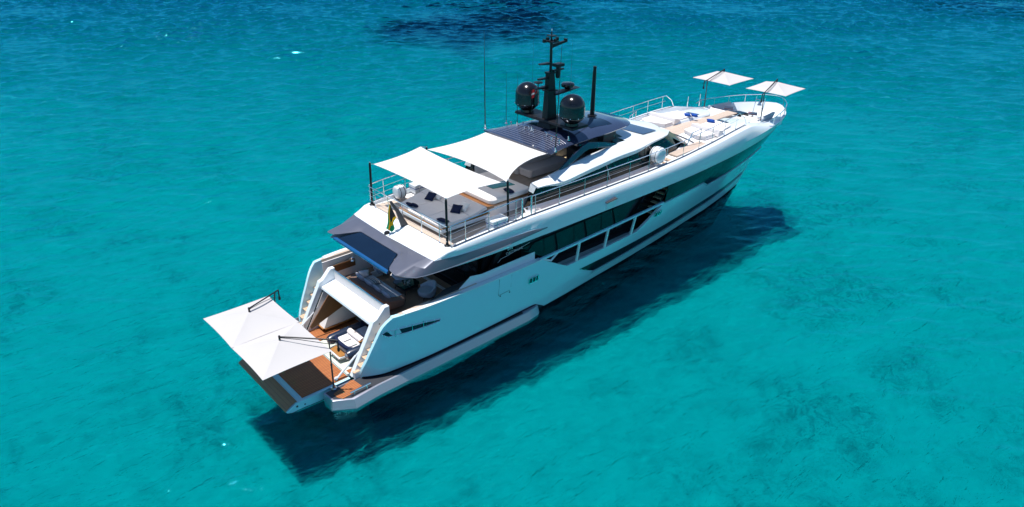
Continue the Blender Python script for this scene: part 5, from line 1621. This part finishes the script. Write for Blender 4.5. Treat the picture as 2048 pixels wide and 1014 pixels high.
# ---- tender in the garage
t = thing('rigid_inflatable_tender', (-.5, -.72, .5), 'small white and navy inflatable tender parked stern-out in the stern garage', 'boat')
yc = -.75
def tube_side(sd):
    pts = []; rs = []
    for x, dy, z, r in ((-1.72, .80, 1.02, .08), (-1.70, .80, 1.02, .19), (-1.55, .81, 1.02, .245), (-.9, .83, 1.02, .26), (.4, .82, 1.05, .26), (1.3, .66, 1.12, .25), (1.9, .32, 1.2, .22), (2.1, .0, 1.24, .2)):
        pts.append((x, yc+sd*dy, z)); rs.append(r)
    return pts, rs
for sd in (-1, 1):
    p, r = tube_side(sd); mb = MB(); mb.tube(p, r, 16); tb = build(mb, 'buoyancy_tube', 'navy_tube', t, ang=50)
    mb = MB(); mb.ell((-1.69, yc+sd*.80, 1.0), (.08, .15, .15)); build(mb, 'end_cap', 'silver_grey', tb)
mb = MB(); mb.loft([[(-1.5, yc-.7, .95), (-1.5, yc-.3, .68), (-1.5, yc, .58), (-1.5, yc+.3, .68), (-1.5, yc+.7, .95), (-1.5, yc, .97)], [(.6, yc-.7, .98), (.6, yc-.35, .7), (.6, yc, .58), (.6, yc+.35, .7), (.6, yc+.7, .98), (.6, yc, 1.0)], [(1.9, yc-.2, 1.1), (1.9, yc-.1, 1.0), (1.9, yc, .9), (1.9, yc+.1, 1.0), (1.9, yc+.2, 1.1), (1.9, yc, 1.12)]])
build(mb, 'hull', 'gelcoat', t, ang=40)
mb = MB(); mb.prism([(-1.42, yc-.64), (-.3, yc-.64), (-.3, yc+.64), (-1.42, yc+.64)], .96, 1.14); build(mb, 'aft_deck', 'gelcoat_satin', t, bevel=.04, seg=3)
for y0 in (-.47, .07):
    mb = MB(); mb.prism(rounded(-1.32, -.92, yc+y0, yc+y0+.40, .08), 1.14, 1.20); pd_ = build(mb, 'seat_pad', 'cushion_white', t, bevel=.025, seg=3)
    mb = MB(); mb.prism(rounded(-1.22, -1.02, yc+y0+.08, yc+y0+.32, .05), 1.20, 1.207); build(mb, 'inset', 'cushion_grey', pd_)
    mb = MB()
    for dy in (-.03, .42): mb.box(-1.34, -.92, yc+y0+dy, yc+y0+dy+.012, 1.141, 1.15)
    build(mb, 'grab_strip', 'rubber', t)
mb = MB(); mb.tube([(-.72, yc-.56, 1.26), (-.72, yc+.56, 1.26)], .14, 14); build(mb, 'backrest', 'cushion_grey', t, ang=50)
mb = MB(); mb.box(-.58, -.3, yc-.62, yc+.62, 1.0, 1.13); build(mb, 'bulkhead', 'grey_liner', t)
mb = MB(); mb.box(-.5, 1.4, yc-.6, yc+.6, 1.0, 1.06); build(mb, 'floor', 'grey_liner', t)
mb = MB(); mb.box(.1, .55, yc-.35, yc+.15, 1.06, 1.5); build(mb, 'console', 'grey_liner', t, bevel=.05)
mb = MB(); mb.box(-.4, .1, yc-.5, yc+.5, 1.06, 1.25); build(mb, 'seat', 'chair_fabric', t, bevel=.05)
mb = MB()
arc = [(-1.45+.12*abs(q)**2*1.5, yc+q*.74, 1.16) for q in np.linspace(-1, 1, 15)]
arc = [(-1.1, yc-.78, 1.16)]+[(-1.50+.20*abs(q)**4, yc+q*.74, 1.16) for q in np.linspace(-1, 1, 15)]+[(-1.1, yc+.78, 1.16)]
mb.tube(arc, .09, 8); build(mb, 'stern_fender', 'navy_cloth', t, ang=50)
mb = MB(); mb.prism([(-1.86, yc-.42), (-1.50, yc-.50), (-1.50, yc+.50), (-1.86, yc+.42)], .80, .84); sp_ = build(mb, 'swim_step', 'wood_amber', t, bevel=.01)
mb = MB(); mb.prism([(-1.92, yc-.44), (-1.50, yc-.53), (-1.50, yc+.53), (-1.92, yc+.44)], .70, .80); build(mb, 'step_moulding', 'gelcoat', t, bevel=.02)
mb = MB(); mb.box(-.9, -.5, yc-.62, yc-.50, 1.22, 1.3); build(mb, 'locker_lid', 'wood_amber', t)
mb = MB(); mb.tube([(-.78, yc+.02, 1.2), (-.72, yc+.02, 1.6)], .02, 6); build(mb, 'tow_post', 'charcoal', t)
mb = MB(); mb.box(-1.8, -1.6, yc-.12, yc+.12, .52, .8); build(mb, 'jet_nozzle', 'rubber', t, bevel=.03)

# ---- foredeck cushions, benches and bow furniture
for sd, w in ((1, 'far port'), (-1, 'near starboard')):
    t = thing('sun_pad', (25, sd*1.6, 6.06), 'white sun pad with a raised wedge headrest on the %s half of the foredeck' % w, 'sunpad', 'sun pads on the foredeck')
    mb = MB(); mb.prism([(24.3, sd*.78), (26.35, sd*.74), (26.35, sd*2.1), (24.3, sd*2.5)], 6.06, 6.16); build(mb, 'mattress', 'cushion_white', t, bevel=.03, seg=3)
    mb = MB(); mb.hexa([(24.02, sd*.62, 5.95), (24.75, sd*.62, 6.15), (24.75, sd*2.62, 6.15), (24.02, sd*2.7, 5.95)], [(24.1, sd*.62, 6.36), (24.8, sd*.62, 6.18), (24.8, sd*2.62, 6.18), (24.1, sd*2.7, 6.36)]); build(mb, 'headrest', 'cushion_white', t, bevel=.04, seg=3)
    t = thing('deck_bench', (23.4, sd*1.4, 5.9), 'low white padded bench aft of the %s sun pad' % w, 'bench', 'padded benches on the foredeck')
    pts = [(22.75, sd*1.98), (23.2, sd*.74), (23.98, sd*.72), (23.98, sd*2.5), (23.0, sd*2.45)]
    mb = MB(); mb.prism([(x+.05*(x < 23.5), y) for x, y in pts], 5.9, 6.06); build(mb, 'base', 'gelcoat_satin', t, bevel=.02)
    mb = MB(); mb.prism(pts, 6.06, 6.17); build(mb, 'seat', 'cushion_white', t, bevel=.04, seg=3)
FG = 'bright blue cushions on the foredeck sun pads'
pillow((25.75, .86, 6.24), .13, .24, .09, .15, .75, 'royal_blue_cloth', 'bright blue cushion on the far port sun pad, left of the pair', FG)
pillow((26.0, .50, 6.24), .13, .24, .09, .15, .75, 'royal_blue_cloth', 'bright blue cushion on the far port sun pad, right of the pair', FG)
pillow((25.7, -.98, 6.26), .15, .27, .09, .3, .9, 'royal_blue_cloth', 'single bright blue cushion on the near starboard sun pad', FG)
for sd, w in ((1, 'far port'), (-1, 'near starboard')):
    t = thing('pedestal_table', (30.75, sd*.95, 5.0), 'small varnished red-brown table on a steel leg at the %s bow sofa' % w, 'table', 'bow tables')
    mb = MB(); mb.hexa([(x, y, 5.76) for x, y in ((30.35, sd*.95+.1), (30.65, sd*.95-.42), (31.2, sd*.95-.1), (30.9, sd*.95+.42))], [(x, y, 5.81) for x, y in ((30.35, sd*.95+.1), (30.65, sd*.95-.42), (31.2, sd*.95-.1), (30.9, sd*.95+.42))]); build(mb, 'top', 'table_red', t, bevel=.01)
    mb = MB(); mb.lathe((30.78, sd*.95, 5.0), [(.01, 0), (.16, 0), (.15, .03), (.05, .05), (.05, .76), (.01, .76)], 14); build(mb, 'leg', 'chrome', t)
    t = thing('bow_sofa', (30.9, sd*1.6, 5.0), 'blue-grey and white corner sofa in the bow cockpit on the %s side' % w, 'sofa', 'bow cockpit sofas')
    mb = MB(); mb.prism([(29.9, sd*.6), (30.35, sd*.6), (30.4, sd*1.35), (32.0, sd*1.25), (32.2, sd*1.75), (29.95, sd*2.1)], 5.0, 5.40); build(mb, 'seat', 'cushion_white' if sd < 0 else 'cushion_blue', t, bevel=.04, seg=3)
    mb = MB(); mb.hexa([(30.0, sd*1.8, 5.40), (32.1, sd*1.5, 5.40), (32.2, sd*1.7, 5.40), (30.0, sd*2.05, 5.40)], [(30.0, sd*1.95, 5.86), (32.15, sd*1.65, 5.82), (32.25, sd*1.82, 5.80), (30.0, sd*2.15, 5.84)]); build(mb, 'backrest', 'cushion_blue', t, bevel=.04, seg=3)
    mb = MB(); mb.box(29.86, 30.06, min(sd*.62, sd*1.9), max(sd*.62, sd*1.9), 5.40, 5.76); build(mb, 'aft_backrest', 'cushion_white', t, bevel=.04, seg=3)
pillow((30.25, -1.7, 5.6), .15, .25, .09, .4, .9, 'navy_cloth', 'navy cushion in the corner of the near starboard bow sofa')
pillow((30.2, 1.75, 5.66), .15, .25, .09, -.4, .9, 'navy_cloth', 'navy cushion in the corner of the far port bow sofa')

# ---- flags
def flag_mat():
    m, nt, b = mat('ensign_cloth')
    b.inputs['Roughness'].default_value = .8
    uv = N(nt, 'ShaderNodeUVMap'); sp = N(nt, 'ShaderNodeSeparateXYZ'); nt.links.new(uv.outputs[0], sp.inputs[0])
    def M_(op, a, b_=None):
        n = N(nt, 'ShaderNodeMath', operation=op)
        for i, q in enumerate((a, b_)):
            if q is None: continue
            if isinstance(q, (int, float)): n.inputs[i].default_value = q
            else: nt.links.new(q, n.inputs[i])
        return n.outputs[0]
    u = M_('ABSOLUTE', M_('SUBTRACT', sp.outputs[0], .5)); v = M_('ABSOLUTE', M_('SUBTRACT', sp.outputs[1], .5))
    d = M_('SUBTRACT', u, v)
    gold = M_('LESS_THAN', M_('ABSOLUTE', d), .10); side = M_('GREATER_THAN', d, 0)
    m1 = N(nt, 'ShaderNodeMix', data_type='RGBA'); m1.inputs[6].default_value = (0, .30, .11, 1); m1.inputs[7].default_value = (.012, .012, .014, 1); nt.links.new(side, m1.inputs[0])
    m2 = N(nt, 'ShaderNodeMix', data_type='RGBA'); m2.inputs[7].default_value = (.85, .48, .0, 1); nt.links.new(gold, m2.inputs[0]); nt.links.new(m1.outputs[2], m2.inputs[6])
    nt.links.new(m2.outputs[2], b.inputs['Base Color'])
    m, nt, b = mat('courtesy_cloth')
    b.inputs['Roughness'].default_value = .8
    uv = N(nt, 'ShaderNodeUVMap'); sp = N(nt, 'ShaderNodeSeparateXYZ'); nt.links.new(uv.outputs[0], sp.inputs[0])
    def M_(op, a, b_):
        n = N(nt, 'ShaderNodeMath', operation=op)
        for i, q in enumerate((a, b_)):
            if isinstance(q, (int, float)): n.inputs[i].default_value = q
            else: nt.links.new(q, n.inputs[i])
        return n.outputs[0]
    a = M_('COMPARE', sp.outputs[0], .42); c = M_('COMPARE', sp.outputs[1], .5)
    for q in (a, c): q.node.inputs[2].default_value = .1
    w = M_('MAXIMUM', a, c)
    m1 = N(nt, 'ShaderNodeMix', data_type='RGBA'); m1.inputs[6].default_value = (.55, .015, .02, 1); m1.inputs[7].default_value = (.8, .8, .8, 1); nt.links.new(w, m1.inputs[0])
    nt.links.new(m1.outputs[2], b.inputs['Base Color'])
flag_mat()
def cloth(name, rows, m, label, cat, us=1.0):
    mb = MB(); mb.quadgrid(rows)
    o = build(mb, name, m, None, loc=rows[0][0], flip=False, ang=60, split=False)
    uvl = o.data.uv_layers.new(name='UVMap'); n1 = len(rows); n2 = len(rows[0])
    for lp in o.data.loops:
        i, j = divmod(lp.vertex_index, n2); uvl.data[lp.index].uv = (us*i/(n1-1), j/(n2-1))
    tag(o, label, cat)
    return o
A0 = Vector((2.06, .02, 6.78)); A1 = Vector((2.36, .02, 6.0))
rows = []
for i in range(17):
    u = i/16; r = []
    for j in range(13):
        v = j/12
        h = A0.lerp(A1, 1-v)
        fall = Vector((-.32*u, .10*math.sin(u*7+v*3)*(1-v*.5)*u, -1.15*u**1.1*(.35+.65*v)+(-.25*u*(1-v))))
        p = h+fall+Vector((-.10*math.sin(u*6)*u, .07*math.sin(v*9+u*4)*u, 0))
        p.x = h.x+(p.x-h.x)
        r.append(p)
    rows.append(r)
cloth('ensign', rows, 'ensign_cloth', 'green, black and gold ensign drooping from the dark staff at the stern', 'flag', us=.62)
rows = []
for i in range(9):
    u = i/8
    rows.append([(11.72-.32*u, .62+.05*math.sin(u*7+v), 10.30-.30*u+.42*(v-.5)-.05*math.sin(u*5)) for v in np.linspace(0, 1, 7)])
cloth('courtesy_flag', rows, 'courtesy_cloth', 'small red courtesy flag with a white cross flying beside the far black dome', 'flag')
